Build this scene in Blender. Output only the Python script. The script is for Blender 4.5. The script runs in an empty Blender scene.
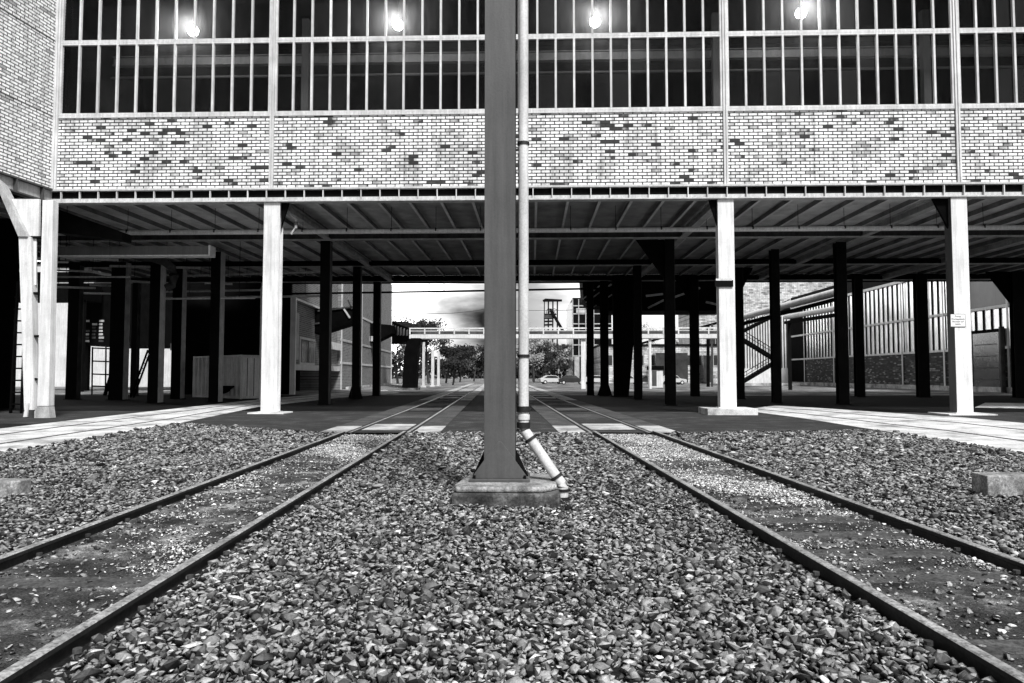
import bpy, math, random
import numpy as np
from mathutils import Vector, Matrix
random.seed(7); rng = np.random.default_rng(11)
R_ = math.radians
sc = bpy.context.scene
COL = sc.collection

# ---------------------------------------------------------------- camera (site coordinates: X along the facade, Y into depth)
H = 1.5; F_ = 700.0; YAW = R_(1.65); PITCH = math.atan(33.5/F_)
fh = Vector((-math.sin(YAW), math.cos(YAW), 0)); rt = Vector((math.cos(YAW), math.sin(YAW), 0)); UZ = Vector((0,0,1))
f3 = fh*math.cos(PITCH)+UZ*math.sin(PITCH); u3 = -fh*math.sin(PITCH)+UZ*math.cos(PITCH)
def ray(px, py): return f3 + rt*((px-512)/F_) + u3*((341.5-py)/F_)
def G(px, py, z=0.0):                 # survey point on the ground
    d = ray(px, py); t = (z-H)/d.z
    return Vector((0,0,H))+d*t
def P(px, py, Y):                     # survey point on the vertical plane y = Y
    d = ray(px, py); t = Y/d.y
    return Vector((0,0,H))+d*t
def X(px, Y, py=375): return P(px, py, Y).x
def Z(py, Y, px=512): return P(px, py, Y).z

# ---------------------------------------------------------------- materials
MATS = {}
def nt(name):
    m = bpy.data.materials.new(name); m.use_nodes = True
    n = m.node_tree.nodes; l = m.node_tree.links
    b = n['Principled BSDF']; MATS[name] = m
    return m, n, l, b
def gray(v): return (v, v, v, 1)
def noise(n, l, vec, scale, detail=6, rough=.6):
    t = n.new('ShaderNodeTexNoise'); t.inputs['Scale'].default_value = scale
    t.inputs['Detail'].default_value = detail; t.inputs['Roughness'].default_value = rough
    l.new(vec, t.inputs['Vector']); return t.outputs['Fac']
def ramp(n, l, fac, stops):
    r = n.new('ShaderNodeValToRGB'); e = r.color_ramp.elements
    while len(e) < len(stops): e.new(.5)
    for i, (p, v) in enumerate(stops): e[i].position = p; e[i].color = gray(v)
    l.new(fac, r.inputs['Fac']); return r.outputs['Color']
def mul(n, l, a, b, f=1.0, mode='MULTIPLY'):
    m = n.new('ShaderNodeMix'); m.data_type = 'RGBA'; m.blend_type = mode; m.inputs[0].default_value = f
    l.new(a, m.inputs[6]); l.new(b, m.inputs[7]); return m.outputs[2]
def bump(n, l, b, h, s=.3, d=.02):
    k = n.new('ShaderNodeBump'); k.inputs['Strength'].default_value = s; k.inputs['Distance'].default_value = d
    l.new(h, k.inputs['Height']); l.new(k.outputs['Normal'], b.inputs['Normal'])
def pos(n, l, scale=None):
    g = n.new('ShaderNodeNewGeometry')
    if scale is None: return g.outputs['Position']
    m = n.new('ShaderNodeMapping'); m.inputs['Scale'].default_value = scale
    l.new(g.outputs['Position'], m.inputs['Vector']); return m.outputs['Vector']
def paint(name, base, rough=.6, lo=.6, hi=1.15, sc_=1.2, streak=True, fine=.25, metal=0, spec=.3):
    m, n, l, b = nt(name)
    p = pos(n, l)
    c = ramp(n, l, noise(n, l, p, sc_, 8, .65), [(.3, base*lo), (.7, min(.9, base*hi))])
    if streak:
        s = ramp(n, l, noise(n, l, pos(n, l, (6, 6, .35)), 1.5, 6, .7), [(.35, .55), (.6, 1)])
        c = mul(n, l, c, s, .6)
    f = ramp(n, l, noise(n, l, p, 35, 4, .7), [(.35, 1-fine*1.5), (.6, 1)])
    c = mul(n, l, c, f, 1)
    l.new(c, b.inputs['Base Color']); b.inputs['Roughness'].default_value = rough; b.inputs['Metallic'].default_value = metal
    b.inputs['Specular IOR Level'].default_value = spec
    bump(n, l, b, noise(n, l, p, 40, 3), .15, .01)
    return m
def brick(name, bright, dark, mortar, bw=.36, bh=.129, yplane=True, darkfrac=.1, stain=.5, rot=0.0, stops=None, mort=.021):
    m, n, l, b = nt(name)
    g = n.new('ShaderNodeNewGeometry'); s = n.new('ShaderNodeSeparateXYZ'); l.new(g.outputs['Position'], s.inputs[0])
    d1 = n.new('ShaderNodeMath'); d1.operation = 'MULTIPLY'; d1.inputs[1].default_value = math.cos(rot); l.new(s.outputs['X'], d1.inputs[0])
    d2 = n.new('ShaderNodeMath'); d2.operation = 'MULTIPLY'; d2.inputs[1].default_value = math.sin(rot); l.new(s.outputs['Y'], d2.inputs[0])
    d3 = n.new('ShaderNodeMath'); d3.operation = 'ADD'; l.new(d1.outputs[0], d3.inputs[0]); l.new(d2.outputs[0], d3.inputs[1])
    c = n.new('ShaderNodeCombineXYZ'); l.new(d3.outputs[0], c.inputs['X']); l.new(s.outputs['Z'], c.inputs['Y'])
    t = n.new('ShaderNodeTexBrick'); l.new(c.outputs[0], t.inputs['Vector'])
    t.inputs['Scale'].default_value = 1; t.inputs['Brick Width'].default_value = bw; t.inputs['Row Height'].default_value = bh
    t.inputs['Mortar Size'].default_value = mort; t.inputs['Mortar Smooth'].default_value = .1
    t.inputs['Color1'].default_value = gray(0); t.inputs['Color2'].default_value = gray(1); t.inputs['Mortar'].default_value = gray(.5)
    t.offset = .5; t.squash = 1
    st = stops or [(0, dark), (darkfrac*.8, dark*1.3), (darkfrac*1.3, bright*.6), (.45, bright*.85), (1, bright)]
    p = pos(n, l)
    cl_ = noise(n, l, p, .9, 3, .6); cm = n.new('ShaderNodeMapRange'); cm.inputs['From Min'].default_value = .42; cm.inputs['From Max'].default_value = .7; cm.inputs['To Min'].default_value = .04; cm.inputs['To Max'].default_value = -.13; l.new(cl_, cm.inputs['Value'])
    ca = n.new('ShaderNodeMath'); ca.operation = 'ADD'; ca.use_clamp = True; l.new(t.outputs['Color'], ca.inputs[0]); l.new(cm.outputs[0], ca.inputs[1])
    cc = ramp(n, l, ca.outputs[0], st)
    # soot patches that darken and thicken here and there
    so = ramp(n, l, noise(n, l, p, .55, 7, .7), [(.38, .45), (.55, 1)])
    cc = mul(n, l, cc, so, stain)
    fi = ramp(n, l, noise(n, l, p, 14, 5, .7), [(.3, .6), (.55, 1)])
    cc = mul(n, l, cc, fi, .8)
    cc = mul(n, l, cc, ramp(n, l, noise(n, l, pos(n, l, (3, 3, .3)), 1.2, 7, .75), [(.36, .4), (.5, 1)]), .7)
    mx = n.new('ShaderNodeMix'); mx.data_type = 'RGBA'; l.new(t.outputs['Fac'], mx.inputs[0])
    l.new(cc, mx.inputs[6]); mx.inputs[7].default_value = gray(mortar)
    l.new(mx.outputs[2], b.inputs['Base Color']); b.inputs['Roughness'].default_value = .85
    iv = n.new('ShaderNodeMath'); iv.operation = 'SUBTRACT'; iv.inputs[0].default_value = 1; l.new(t.outputs['Fac'], iv.inputs[1])
    bump(n, l, b, iv.outputs[0], .6, .02)
    return m
def ground_mat(name, stops, scale=1.0, fine=60, rough=.95, bs=.5, bd=.03, fine_stops=((.35, .45), (.65, 1.3))):
    m, n, l, b = nt(name); p = pos(n, l)
    c = ramp(n, l, noise(n, l, p, scale, 9, .7), stops)
    f = ramp(n, l, noise(n, l, p, fine, 4, .8), list(fine_stops))
    c = mul(n, l, c, f, 1)
    l.new(c, b.inputs['Base Color']); b.inputs['Roughness'].default_value = rough
    b.inputs['Specular IOR Level'].default_value = .08
    bump(n, l, b, noise(n, l, p, fine*.6, 6, .75), bs, bd)
    return m
def stone_mat(name, lo, mid, hi):
    m, n, l, b = nt(name)
    g = n.new('ShaderNodeNewGeometry')
    c = ramp(n, l, g.outputs['Random Per Island'], [(0, lo), (.35, mid*.7), (.8, mid), (.95, mid*1.3), (1, hi)])
    f = ramp(n, l, noise(n, l, g.outputs['Position'], 45, 5, .75), [(.3, .45), (.6, 1.15)])
    big = ramp(n, l, noise(n, l, g.outputs['Position'], .45, 3, .5), [(.3, .75), (.7, 1.15)])
    c = mul(n, l, mul(n, l, c, f, 1), big, 1)
    sn = n.new('ShaderNodeSeparateXYZ'); l.new(g.outputs['True Normal'], sn.inputs[0])      # light from above painted in: upper faces paler, sides darker
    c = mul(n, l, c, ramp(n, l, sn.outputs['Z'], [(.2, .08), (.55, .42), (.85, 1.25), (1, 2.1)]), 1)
    l.new(c, b.inputs['Base Color']); b.inputs['Roughness'].default_value = .9; b.inputs['Specular IOR Level'].default_value = .2
    bump(n, l, b, noise(n, l, g.outputs['Position'], 90, 4), .4, .01)
    return m
def emit(name, v, s):
    m, n, l, b = nt(name); b.inputs['Emission Color'].default_value = gray(v); b.inputs['Emission Strength'].default_value = s; return m

white_paint = paint('white_paint', .9, .55, .72, 1.1, .8, True, .12)
def vary(m, lo):
    n = m.node_tree.nodes; l = m.node_tree.links; b = n['Principled BSDF']; src = b.inputs['Base Color'].links[0].from_socket
    g = n.new('ShaderNodeObjectInfo'); q = n.new('ShaderNodeMapRange'); q.inputs['To Min'].default_value = lo; l.new(g.outputs['Random'], q.inputs['Value'])
    c = n.new('ShaderNodeVectorMath'); c.operation = 'SCALE'; l.new(src, c.inputs[0]); l.new(q.outputs[0], c.inputs['Scale']); l.new(c.outputs[0], b.inputs['Base Color'])
cream_steel = paint('pale_steel', .55, .6, .6, 1.2, 1.5)
frame_paint = paint('frame_paint', .86, .5, .7, 1.1, 1.4, True, .2); vary(frame_paint, .72)
dark_steel = paint('dark_steel', .007, .8, .5, 1.4, 1.2, True, .25, 0, .06)
edge_steel = paint('dark_grey_steel', .07, .6, .5, 1.5, 1.4, True, .25, 0, .1)
mid_steel = paint('grey_steel', .085, .45, .75, 1.2, .7, True, .07)
def paint_side_light(m):  # paints the left and right ends of the soffit as if brightly lit
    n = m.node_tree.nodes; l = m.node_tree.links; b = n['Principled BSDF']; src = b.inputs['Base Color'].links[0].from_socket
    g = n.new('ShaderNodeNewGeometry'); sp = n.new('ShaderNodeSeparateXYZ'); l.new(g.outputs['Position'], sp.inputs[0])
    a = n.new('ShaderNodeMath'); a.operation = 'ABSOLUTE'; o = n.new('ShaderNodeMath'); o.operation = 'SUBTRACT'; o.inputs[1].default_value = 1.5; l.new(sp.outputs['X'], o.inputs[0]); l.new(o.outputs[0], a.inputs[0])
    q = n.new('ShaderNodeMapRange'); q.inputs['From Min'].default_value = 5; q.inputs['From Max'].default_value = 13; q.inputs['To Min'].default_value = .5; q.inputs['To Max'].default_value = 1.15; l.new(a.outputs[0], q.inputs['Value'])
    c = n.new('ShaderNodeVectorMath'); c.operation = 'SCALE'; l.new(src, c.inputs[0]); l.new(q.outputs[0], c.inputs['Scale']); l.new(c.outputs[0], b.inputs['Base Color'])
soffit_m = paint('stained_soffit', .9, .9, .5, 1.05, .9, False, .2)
paint_side_light(soffit_m)
joist_web_m = paint('joist_web_paint', .22, .7, .5, 1.3, 1.0, False)
joist_m = paint('joist_paint', .9, .6, .7, 1.0, 1.0, False)
black_m = paint('soot_black', .004, .95, .6, 1.4, 1.5, False, .25, 0, .03)
concrete_m = ground_mat('concrete', [(.36, .22), (.5, .6), (.64, .82)], .8, 30, .9, .35, .02, ((.3, .6), (.6, 1.05)))
concrete_mid = ground_mat('weathered_block', [(.35, .1), (.5, .28), (.65, .5)], 3, 30, .9, .7, .03)
concrete_dark = ground_mat('stained_concrete', [(.35, .02), (.5, .06), (.68, .25)], 1.5, 30, .9, .5, .02)
slab_m = ground_mat('paving_slab', [(.36, .15), (.5, .42), (.64, .65)], .9, 40, .9, .35, .015, ((.3, .65), (.6, 1.05)))
asphalt_shaded = ground_mat('asphalt', [(.3, .003), (.55, .007), (.75, .02)], .6, 55, .95, .5, .02)  # near-black base carries the shade under the hall
yard_m = ground_mat('yard_ground', [(.36, .04), (.5, .16), (.64, .42)], .35, 14, .95, .4, .03)
bed_m = ground_mat('ballast_bed', [(.3, .015), (.7, .02)], 2, 40)
dirt_m = ground_mat('track_dirt', [(.36, .025), (.5, .08), (.57, .2), (.66, .55)], 1.6, 60, .95, 1.0, .035, ((.38, .3), (.62, 1.7)))
wood_m = paint('sleeper_wood', .09, .9, .4, 1.6, 3, False, .5)
rail_side = paint('rail_rust', .02, .7, .5, 1.6, 4, False, .4)
rail_top = paint('rail_head', .42, .5, .5, 1.3, 3, False, .5, 0.0, .5)  # pale matte base stands in for sky reflected on the rail head
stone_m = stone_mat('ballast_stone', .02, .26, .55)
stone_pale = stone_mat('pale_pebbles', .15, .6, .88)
brick_main = brick('pale_brick', .88, .06, .004, stain=.7, stops=[(0, .03), (.03, .06), (.045, .35), (.12, .7), (.35, .92), (1, 1.0)])
brick_side = brick('pale_brick_side', .95, .3, .08, rot=R_(84), stain=.25, stops=[(0, .4), (.06, .75), (.3, .98), (1, 1)])
brick_far = brick('grey_brick', .17, .05, .3, .4, .16, rot=R_(94), stain=.5)
brick_low = brick('dark_brick', .14, .02, .02, .5, .17, rot=R_(90), stain=.9, stops=[(0, .01), (.55, .03), (.8, .09), (1, .35)])
brick_pale_far = brick('far_pale_brick', .75, .25, .15, .8, .3, stain=.9)
pipe_m = paint('pipe_paint', .66, .4, .75, 1.1, 1.0, True, .15)
band_m = paint('pipe_band', .02, .6)
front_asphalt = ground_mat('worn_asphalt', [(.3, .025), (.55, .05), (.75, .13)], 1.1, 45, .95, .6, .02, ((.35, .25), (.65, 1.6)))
slab_shaded = ground_mat('shaded_slab', [(.3, .04), (.5, .08), (.7, .14)], .9, 40)  # darker slab copy with the hall's shade put into its colour
warehouse_m = paint('limewash', .85, .8, .75, 1.05, .5, True, .3)
cont_m = paint('container_paint', .7, .6, .7, 1.2, .8)
cont_door = paint('container_door', .88, .6, .7, 1.1, .8)
bark_m = paint('bark', .05, .9)
leafd_m = ground_mat('leaf_dark', [(.3, .015), (.7, .05)], .6, 8)
leafp_m = ground_mat('leaf_pale', [(.35, .1), (.65, .5)], .6, 8)
glassy_m = paint('sky_reflecting_pane', .95, .28, .45, 1.1, .35, True, .1, .45, .8)  # near-white base stands in for sky reflected in the glass
darkglass_m = paint('dark_pane', .03, .15, .4, 2.2, .4, False, .1, 0, .6)
car_m = paint('car_paint', .5, .3, .9, 1.1, 1, False, .05); car_dk = paint('dark_car_paint', .03, .3, .9, 1.1, 1, False, .05)
tyre_m = paint('rubber', .02, .9); rust_m = paint('inner_beam_paint', .2, .6, .5, 1.3, .6)
sign_m = paint('sign_plate', .8, .5, .9, 1.05, 1, False, .08)
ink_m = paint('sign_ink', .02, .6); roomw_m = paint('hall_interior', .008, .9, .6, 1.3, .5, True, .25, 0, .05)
lamp_m = emit('lamp_glow', 1.0, 160)

m, n, l, b = nt('window_glass'); out = n['Material Output']
tr = n.new('ShaderNodeBsdfTransparent'); tr.inputs[0].default_value = gray(.75)
gl = n.new('ShaderNodeBsdfGlossy'); gl.inputs['Roughness'].default_value = .06; gl.inputs[0].default_value = gray(.8)
mx = n.new('ShaderNodeMixShader'); l.new(tr.outputs[0], mx.inputs[1]); l.new(gl.outputs[0], mx.inputs[2])
gg = n.new('ShaderNodeNewGeometry'); pr_ = n.new('ShaderNodeMapRange'); pr_.inputs['To Min'].default_value = .002; pr_.inputs['To Max'].default_value = .03; pw = n.new('ShaderNodeMath'); pw.operation = 'POWER'; pw.inputs[1].default_value = 3; l.new(gg.outputs['Random Per Island'], pw.inputs[0]); l.new(pw.outputs[0], pr_.inputs['Value']); l.new(pr_.outputs[0], mx.inputs[0])
tl = n.new('ShaderNodeBsdfTranslucent'); tl.inputs[0].default_value = gray(.9); mx2 = n.new('ShaderNodeMixShader'); mx2.inputs[0].default_value = .065
dn = ramp(n, l, noise(n, l, pos(n, l, (1, 1, .25)), 2.5, 8, .7), [(.35, .35), (.65, 1)]); l.new(dn, tl.inputs[0])
l.new(mx.outputs[0], mx2.inputs[1]); l.new(tl.outputs[0], mx2.inputs[2]); l.new(mx2.outputs[0], out.inputs['Surface']); glass_m = m

# ---------------------------------------------------------------- mesh builder
class MB:
    def __init__(s): s.v = []; s.f = []; s.mi = []; s.cur = 0
    def quad(s, pts):
        k = len(s.v); s.v += [tuple(p) for p in pts]; s.f.append(tuple(range(k, k+len(pts)))); s.mi.append(s.cur); return s
    def prism(s, pts, ext):
        ext = Vector(ext); k = len(s.v); n_ = len(pts)
        s.v += [tuple(p) for p in pts] + [tuple(Vector(p)+ext) for p in pts]
        fs = [tuple(range(k, k+n_))[::-1], tuple(range(k+n_, k+2*n_))]
        for i in range(n_): j = (i+1) % n_; fs.append((k+i, k+j, k+n_+j, k+n_+i))
        s.f += fs; s.mi += [s.cur]*len(fs); return s
    def box(s, x0, x1, y0, y1, z0, z1):
        return s.prism([(x0,y0,z0),(x1,y0,z0),(x1,y1,z0),(x0,y1,z0)], (0,0,z1-z0))
    def bar(s, p, q, w, h, up=(0,0,1)):
        p = Vector(p); q = Vector(q); d = (q-p).normalized(); up = Vector(up)
        if abs(d.dot(up)) > .99: up = Vector((0,1,0))
        a = d.cross(up).normalized(); c = a.cross(d).normalized(); a *= w/2; c *= h/2
        return s.prism([p-a-c, p+a-c, p+a+c, p-a+c], q-p)
    def tube(s, pts, r, n_=12, r2=None):
        pts = [Vector(p) for p in pts]; rings = []
        N = len(pts)
        for i, p in enumerate(pts):
            d = (pts[min(i+1, N-1)]-pts[max(i-1, 0)]).normalized()
            up = Vector((0,0,1)) if abs(d.z) < .9 else Vector((0,1,0))
            a = d.cross(up).normalized(); c = a.cross(d).normalized()
            rr = r if r2 is None else r+(r2-r)*i/(N-1)
            k = len(s.v); s.v += [tuple(p+(a*math.cos(t)+c*math.sin(t))*rr) for t in [2*math.pi*j/n_ for j in range(n_)]]; rings.append(k)
        for i in range(N-1):
            a, c = rings[i], rings[i+1]
            for j in range(n_): s.f.append((a+j, a+(j+1) % n_, c+(j+1) % n_, c+j)); s.mi.append(s.cur)
        s.f.append(tuple(range(rings[0], rings[0]+n_))[::-1]); s.f.append(tuple(range(rings[-1], rings[-1]+n_))); s.mi += [s.cur]*2
        return s
    def ibeam(s, p, q, h, w, tf=.03, tw=.02, up=(0,0,1)):     # p,q = centre line of the section
        p = Vector(p); q = Vector(q); d = (q-p).normalized(); up = Vector(up)
        a = d.cross(up).normalized(); c = a.cross(d).normalized()
        for sg in (-1, 1):
            o = c*(sg*(h/2-tf/2)); s.bar(p+o, q+o, w, tf, up)
        s.bar(p, q, tw, h-2*tf-.004, up); return s
    def sphere(s, c, r, nu=12, nv=8, sz=1):
        c = Vector(c); k = len(s.v); s.v.append(tuple(c+Vector((0,0,r*sz))))
        for i in range(1, nv):
            t = math.pi*i/nv
            for j in range(nu): a = 2*math.pi*j/nu; s.v.append(tuple(c+Vector((r*math.sin(t)*math.cos(a), r*math.sin(t)*math.sin(a), r*sz*math.cos(t)))))
        s.v.append(tuple(c-Vector((0,0,r*sz)))); e = len(s.v)-1
        for j in range(nu):
            s.f.append((k, k+1+j, k+1+(j+1) % nu)); s.mi.append(s.cur)
            b0 = k+1+(nv-2)*nu; s.f.append((e, b0+(j+1) % nu, b0+j)); s.mi.append(s.cur)
        for i in range(nv-2):
            for j in range(nu):
                a = k+1+i*nu; s.f.append((a+j, a+nu+j, a+nu+(j+1) % nu, a+(j+1) % nu)); s.mi.append(s.cur)
        return s
    def build(s, name, mat, parent=None, bev=0, smooth=False):
        me = bpy.data.meshes.new(name); me.from_pydata(s.v, [], s.f)
        mats = mat if isinstance(mat, (list, tuple)) else [mat]
        for q in mats: me.materials.append(q)
        if len(mats) > 1: me.polygons.foreach_set('material_index', s.mi)
        me.validate()
        import bmesh
        bm = bmesh.new(); bm.from_mesh(me); bmesh.ops.recalc_face_normals(bm, faces=bm.faces); bm.to_mesh(me); bm.free()
        if smooth:
            me.polygons.foreach_set('use_smooth', [True]*len(me.polygons))
            me.set_sharp_from_angle(angle=R_(40))
        o = bpy.data.objects.new(name, me); COL.objects.link(o)
        if parent is not None:
            o.parent = parent; o.matrix_parent_inverse = Matrix.Translation(-parent.location)
        if bev:
            mod = o.modifiers.new('bevel', 'BEVEL'); mod.width = bev; mod.segments = 2; mod.limit_method = 'ANGLE'
        return o
def tag(o, label, cat, group=None, kind=None):
    if label: o['label'] = label
    if cat: o['category'] = cat
    if group: o['group'] = group
    if kind: o['kind'] = kind
    return o
def thing(name, loc, label, cat, group=None):
    o = bpy.data.objects.new(name, None); o.location = loc; COL.objects.link(o); o.empty_display_size = .2
    return tag(o, label, cat, group)
def struct(o): o['kind'] = 'structure'; return o

# ================================================================ GROUND
struct(MB().quad([(-900,-60,-.012),(900,-60,-.012),(900,1800,-.012),(-900,1800,-.012)]).build('ground', yard_m))
YF = G(272, 414).y + .4
def gpoly(pts, z): return [G(a, b_).xy.to_3d()+Vector((0,0,z)) for a, b_ in pts]
# asphalt under the hall, its shade painted in as a near-black base
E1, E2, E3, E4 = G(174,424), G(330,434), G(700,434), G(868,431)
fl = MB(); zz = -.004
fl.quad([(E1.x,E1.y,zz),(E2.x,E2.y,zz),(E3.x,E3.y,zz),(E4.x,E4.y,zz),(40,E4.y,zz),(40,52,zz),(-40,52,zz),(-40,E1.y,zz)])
fo = struct(fl.build('paved_floor', asphalt_shaded))
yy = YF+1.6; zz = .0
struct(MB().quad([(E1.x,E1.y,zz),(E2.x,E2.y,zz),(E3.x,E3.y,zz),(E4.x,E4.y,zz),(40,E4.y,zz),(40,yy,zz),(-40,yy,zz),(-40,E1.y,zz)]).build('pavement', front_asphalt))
ke = MB()
for a, c in ((E1,E2),(E2,E3),(E3,E4)): ke.bar(Vector((a.x,a.y,.0)), Vector((c.x,c.y,.0)), .2, .06)
struct(ke.build('pavement_edge', black_m))
struct(MB().quad([(-30,-8,-.008),(30,-8,-.008),(30,E4.y,-.008),(E3.x,E3.y,-.008),(E2.x,E2.y,-.008),(E1.x,E1.y,-.008),(-30,E1.y,-.008)]).build('gravel_bed', bed_m))

# --- straight tracks
vd = ray(497, 375); td = Vector((vd.x, vd.y, 0)).normalized(); tn = Vector((td.y, -td.x, 0))
RT = .10
def track_off(px, py): p = G(px, py, RT); return p.dot(tn)
offs = {'left': (track_off(0, 558), track_off(192, 558)), 'right': (track_off(816, 560), track_off(1023, 560))}
def tp(off, s, z=0): v = tn*off+td*s; return Vector((v.x, v.y, z))
S0, S1 = -2.0, 150
SE = E2.y-.1
beds = []
for side, (a, c) in offs.items():
    cen = (a+c)/2; a, c = cen-.755, cen+.755; offs[side] = (a, c)
    T = thing('railway_track', tp(cen, 6), {'left': 'straight rail track running past the left side of the grey centre column', 'right': 'straight rail track with buried sleepers and pale gravel patches right of the centre column'}[side], 'railway track', 'railway tracks through the hall')
    for o_ in (a, c):
        prof = [(-.065,-.04),(.065,-.04),(.065,-.028),(.012,-.012),(.012,.055),(.036,.068),(.036,RT-.006),(.028,RT),(-.028,RT),(-.036,RT-.006),(-.036,.068),(-.012,.055),(-.012,-.012),(-.065,-.028)]
        mb = MB(); s = S0; k0 = len(mb.v); L = [S0, SE] 
        for s_ in L: mb.v += [tuple(tp(o_+x_, s_, z_)) for x_, z_ in prof]
        for j in range(14):
            mb.cur = 1 if j in (6, 7, 8) else 0
            mb.f.append((j, (j+1) % 14, 14+(j+1) % 14, 14+j)); mb.mi.append(mb.cur)
        mb.build('rail', [rail_side, rail_top], T)
        # rail let into the paving further on: head with a flange groove each side
        mb = MB(); mb.cur = 0; mb.bar(tp(o_, SE, .001), tp(o_, S1, .001), .16, .012)
        mb.cur = 1; mb.bar(tp(o_, SE, .008), tp(o_, S1, .008), .06, .012)
        mb.build('embedded_rail', [rail_side, rail_top], T)
    s = 1.8
    while s < SE-.3:
        w = .24
        hh = (.004+.010*random.random()) if random.random() < (.45 if side == 'left' else .6) else -.004
        a0 = cen-1.2 if False else a+.05; c0 = c-.05
        mb = MB(); mb.box(-.6-.08*random.random(), .6+.08*random.random(), -w/2, w/2, -.03, hh)
        o = mb.build('sleeper', wood_m, T, .008)
        o.matrix_parent_inverse = Matrix()
        o.location = tp(cen, s)-T.location; o.rotation_euler = (random.uniform(-.008,.008), random.uniform(-.008,.008), -math.atan2(td.x, td.y)+random.uniform(-.02,.02))
        for o_, sg in ((a, -1), (c, 1)):
            for q in ((-1, 1) if s < 12 else (sg,)):
                fm = MB(); b0 = tp(o_+q*.085, s+.02*random.random(), -.02)
                fm.tube([b0, b0+Vector((0,0,.05))], .014, 8); fm.tube([b0+Vector((0,0,.045)), b0+Vector((0,0,.068))], .024, 8)
                fm.build('rail_bolt', [edge_steel], T)
        s += .68
    # dirt between the rails
    mb = MB(); mb.quad([tp(a+.03, S0, .0), tp(c-.03, S0, .0), tp(c-.03, SE+.1, .0), tp(a+.03, SE+.1, .0)])
    struct(mb.build('track_bed', dirt_m))
    # concrete strips either side of the rails in the paving and slabs between them
    for sg, o_ in ((-1, a), (1, c)):
        s = SE+.05
        while s < 120:
            ln = 3.0
            w0, w1 = (.12, .82)
            mb = MB(); q0, q1 = (o_+sg*w0, o_+sg*w1)
            lo, hi_ = min(q0, q1), max(q0, q1)
            mb.prism([tp(lo, s, -.003), tp(hi_, s, -.003), tp(hi_, s+ln-.03, -.003), tp(lo, s+ln-.03, -.003)], (0,0,.012+.004*random.random()))
            struct(mb.build('paving_strip', slab_shaded if SE+3 < s+ln/2 < 43 else slab_m)); s += ln
    s = SE+1.6
    while s < 110:
        mb = MB(); mb.prism([tp(a+.14, s, -.003), tp(c-.14, s, -.003), tp(c-.14, s+2.2, -.003), tp(a+.14, s+2.2, -.003)], (0,0,.013))
        struct(mb.build('paving_slab', slab_shaded if SE+6 < s+1 < 43 else slab_m)); s += 5.2
    beds.append((a, c))

# --- curving concrete roadways with rails let in, left and right
def band(lower, upper, label, nm='roadway'):
    n_ = len(lower); mb = MB()
    lo = [G(*p) for p in lower]; up = [G(*p) for p in upper]
    zt = .014
    for i in range(n_-1):
        mb.prism([(lo[i].x,lo[i].y,-.006),(lo[i+1].x,lo[i+1].y,-.006),(up[i+1].x,up[i+1].y,-.006),(up[i].x,up[i].y,-.006)], (0,0,zt+.006))
    struct(mb.build('concrete_roadway', concrete_m))
    T = thing('embedded_track', lo[0].lerp(up[0], .5), label, 'railway track', 'rails let into concrete')
    for t in (.30, .68):
        pts = [lo[i].lerp(up[i], t) for i in range(n_)]
        m1 = MB()
        for i in range(n_-1):
            m1.cur = 0; m1.bar(pts[i]+Vector((0,0,zt)), pts[i+1]+Vector((0,0,zt)), .15, .010)
            m1.cur = 1; m1.bar(pts[i]+Vector((0,0,zt+.006)), pts[i+1]+Vector((0,0,zt+.006)), .05, .010)
        m1.build('rail', [black_m, rail_top], T)
left_lo = [(-260,505),(0,454),(137,431),(176,424),(258,407),(330,398.5),(400,393)]
left_up = [(-260,456),(0,429),(120,415),(165,410),(250,400.5),(318,394.5),(385,390)]
right_lo = [(742,410.5),(800,418),(865,428.5),(940,440),(1028,455),(1300,510)]
right_up = [(775,405.5),(830,409),(895,413.5),(965,418),(1040,425),(1300,450)]
band(left_lo, left_up, 'rails curving in across the pale concrete roadway on the left')
band(right_lo, right_up, 'rails curving away across the pale concrete roadway on the right')
# worn pale patch of concrete by the far right
struct(MB().prism([tuple(v) for v in gpoly([(975,407.5),(1200,411),(1200,404),(985,403)], -.003)], (0,0,.012)).build('concrete_apron', concrete_m))

# ================================================================ BALLAST
def in_poly(x, y, poly):
    inside = np.zeros(len(x), bool); j = len(poly)-1
    for i in range(len(poly)):
        xi, yi = poly[i]; xj, yj = poly[j]
        c = ((yi > y) != (yj > y)) & (x < (xj-xi)*(y-yi)/(yj-yi+1e-12)+xi); inside ^= c; j = i
    return inside
phi = (1+5**.5)/2
ico_v = np.array([(-1,phi,0),(1,phi,0),(-1,-phi,0),(1,-phi,0),(0,-1,phi),(0,1,phi),(0,-1,-phi),(0,1,-phi),(phi,0,-1),(phi,0,1),(-phi,0,-1),(-phi,0,1)])/math.sqrt(1+phi*phi)
ico_f = np.array([(0,11,5),(0,5,1),(0,1,7),(0,7,10),(0,10,11),(1,5,9),(5,11,4),(11,10,2),(10,7,6),(7,1,8),(3,9,4),(3,4,2),(3,2,6),(3,6,8),(3,8,9),(4,9,5),(2,4,11),(6,2,10),(8,6,7),(9,8,1)])
def subdiv(v, f):
    v = list(map(tuple, v)); cache = {}; nf = []
    def mid(a, b_):
        k = (min(a,b_), max(a,b_))
        if k not in cache:
            m_ = (np.array(v[a])+np.array(v[b_]))/2; m_ /= np.linalg.norm(m_); v.append(tuple(m_)); cache[k] = len(v)-1
        return cache[k]
    for a, b_, c in f:
        x, y, z = mid(a,b_), mid(b_,c), mid(c,a); nf += [(a,x,z),(b_,y,x),(c,z,y),(x,y,z)]
    return np.array(v), np.array(nf)
ico2_v, ico2_f = subdiv(ico_v, ico_f)
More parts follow.
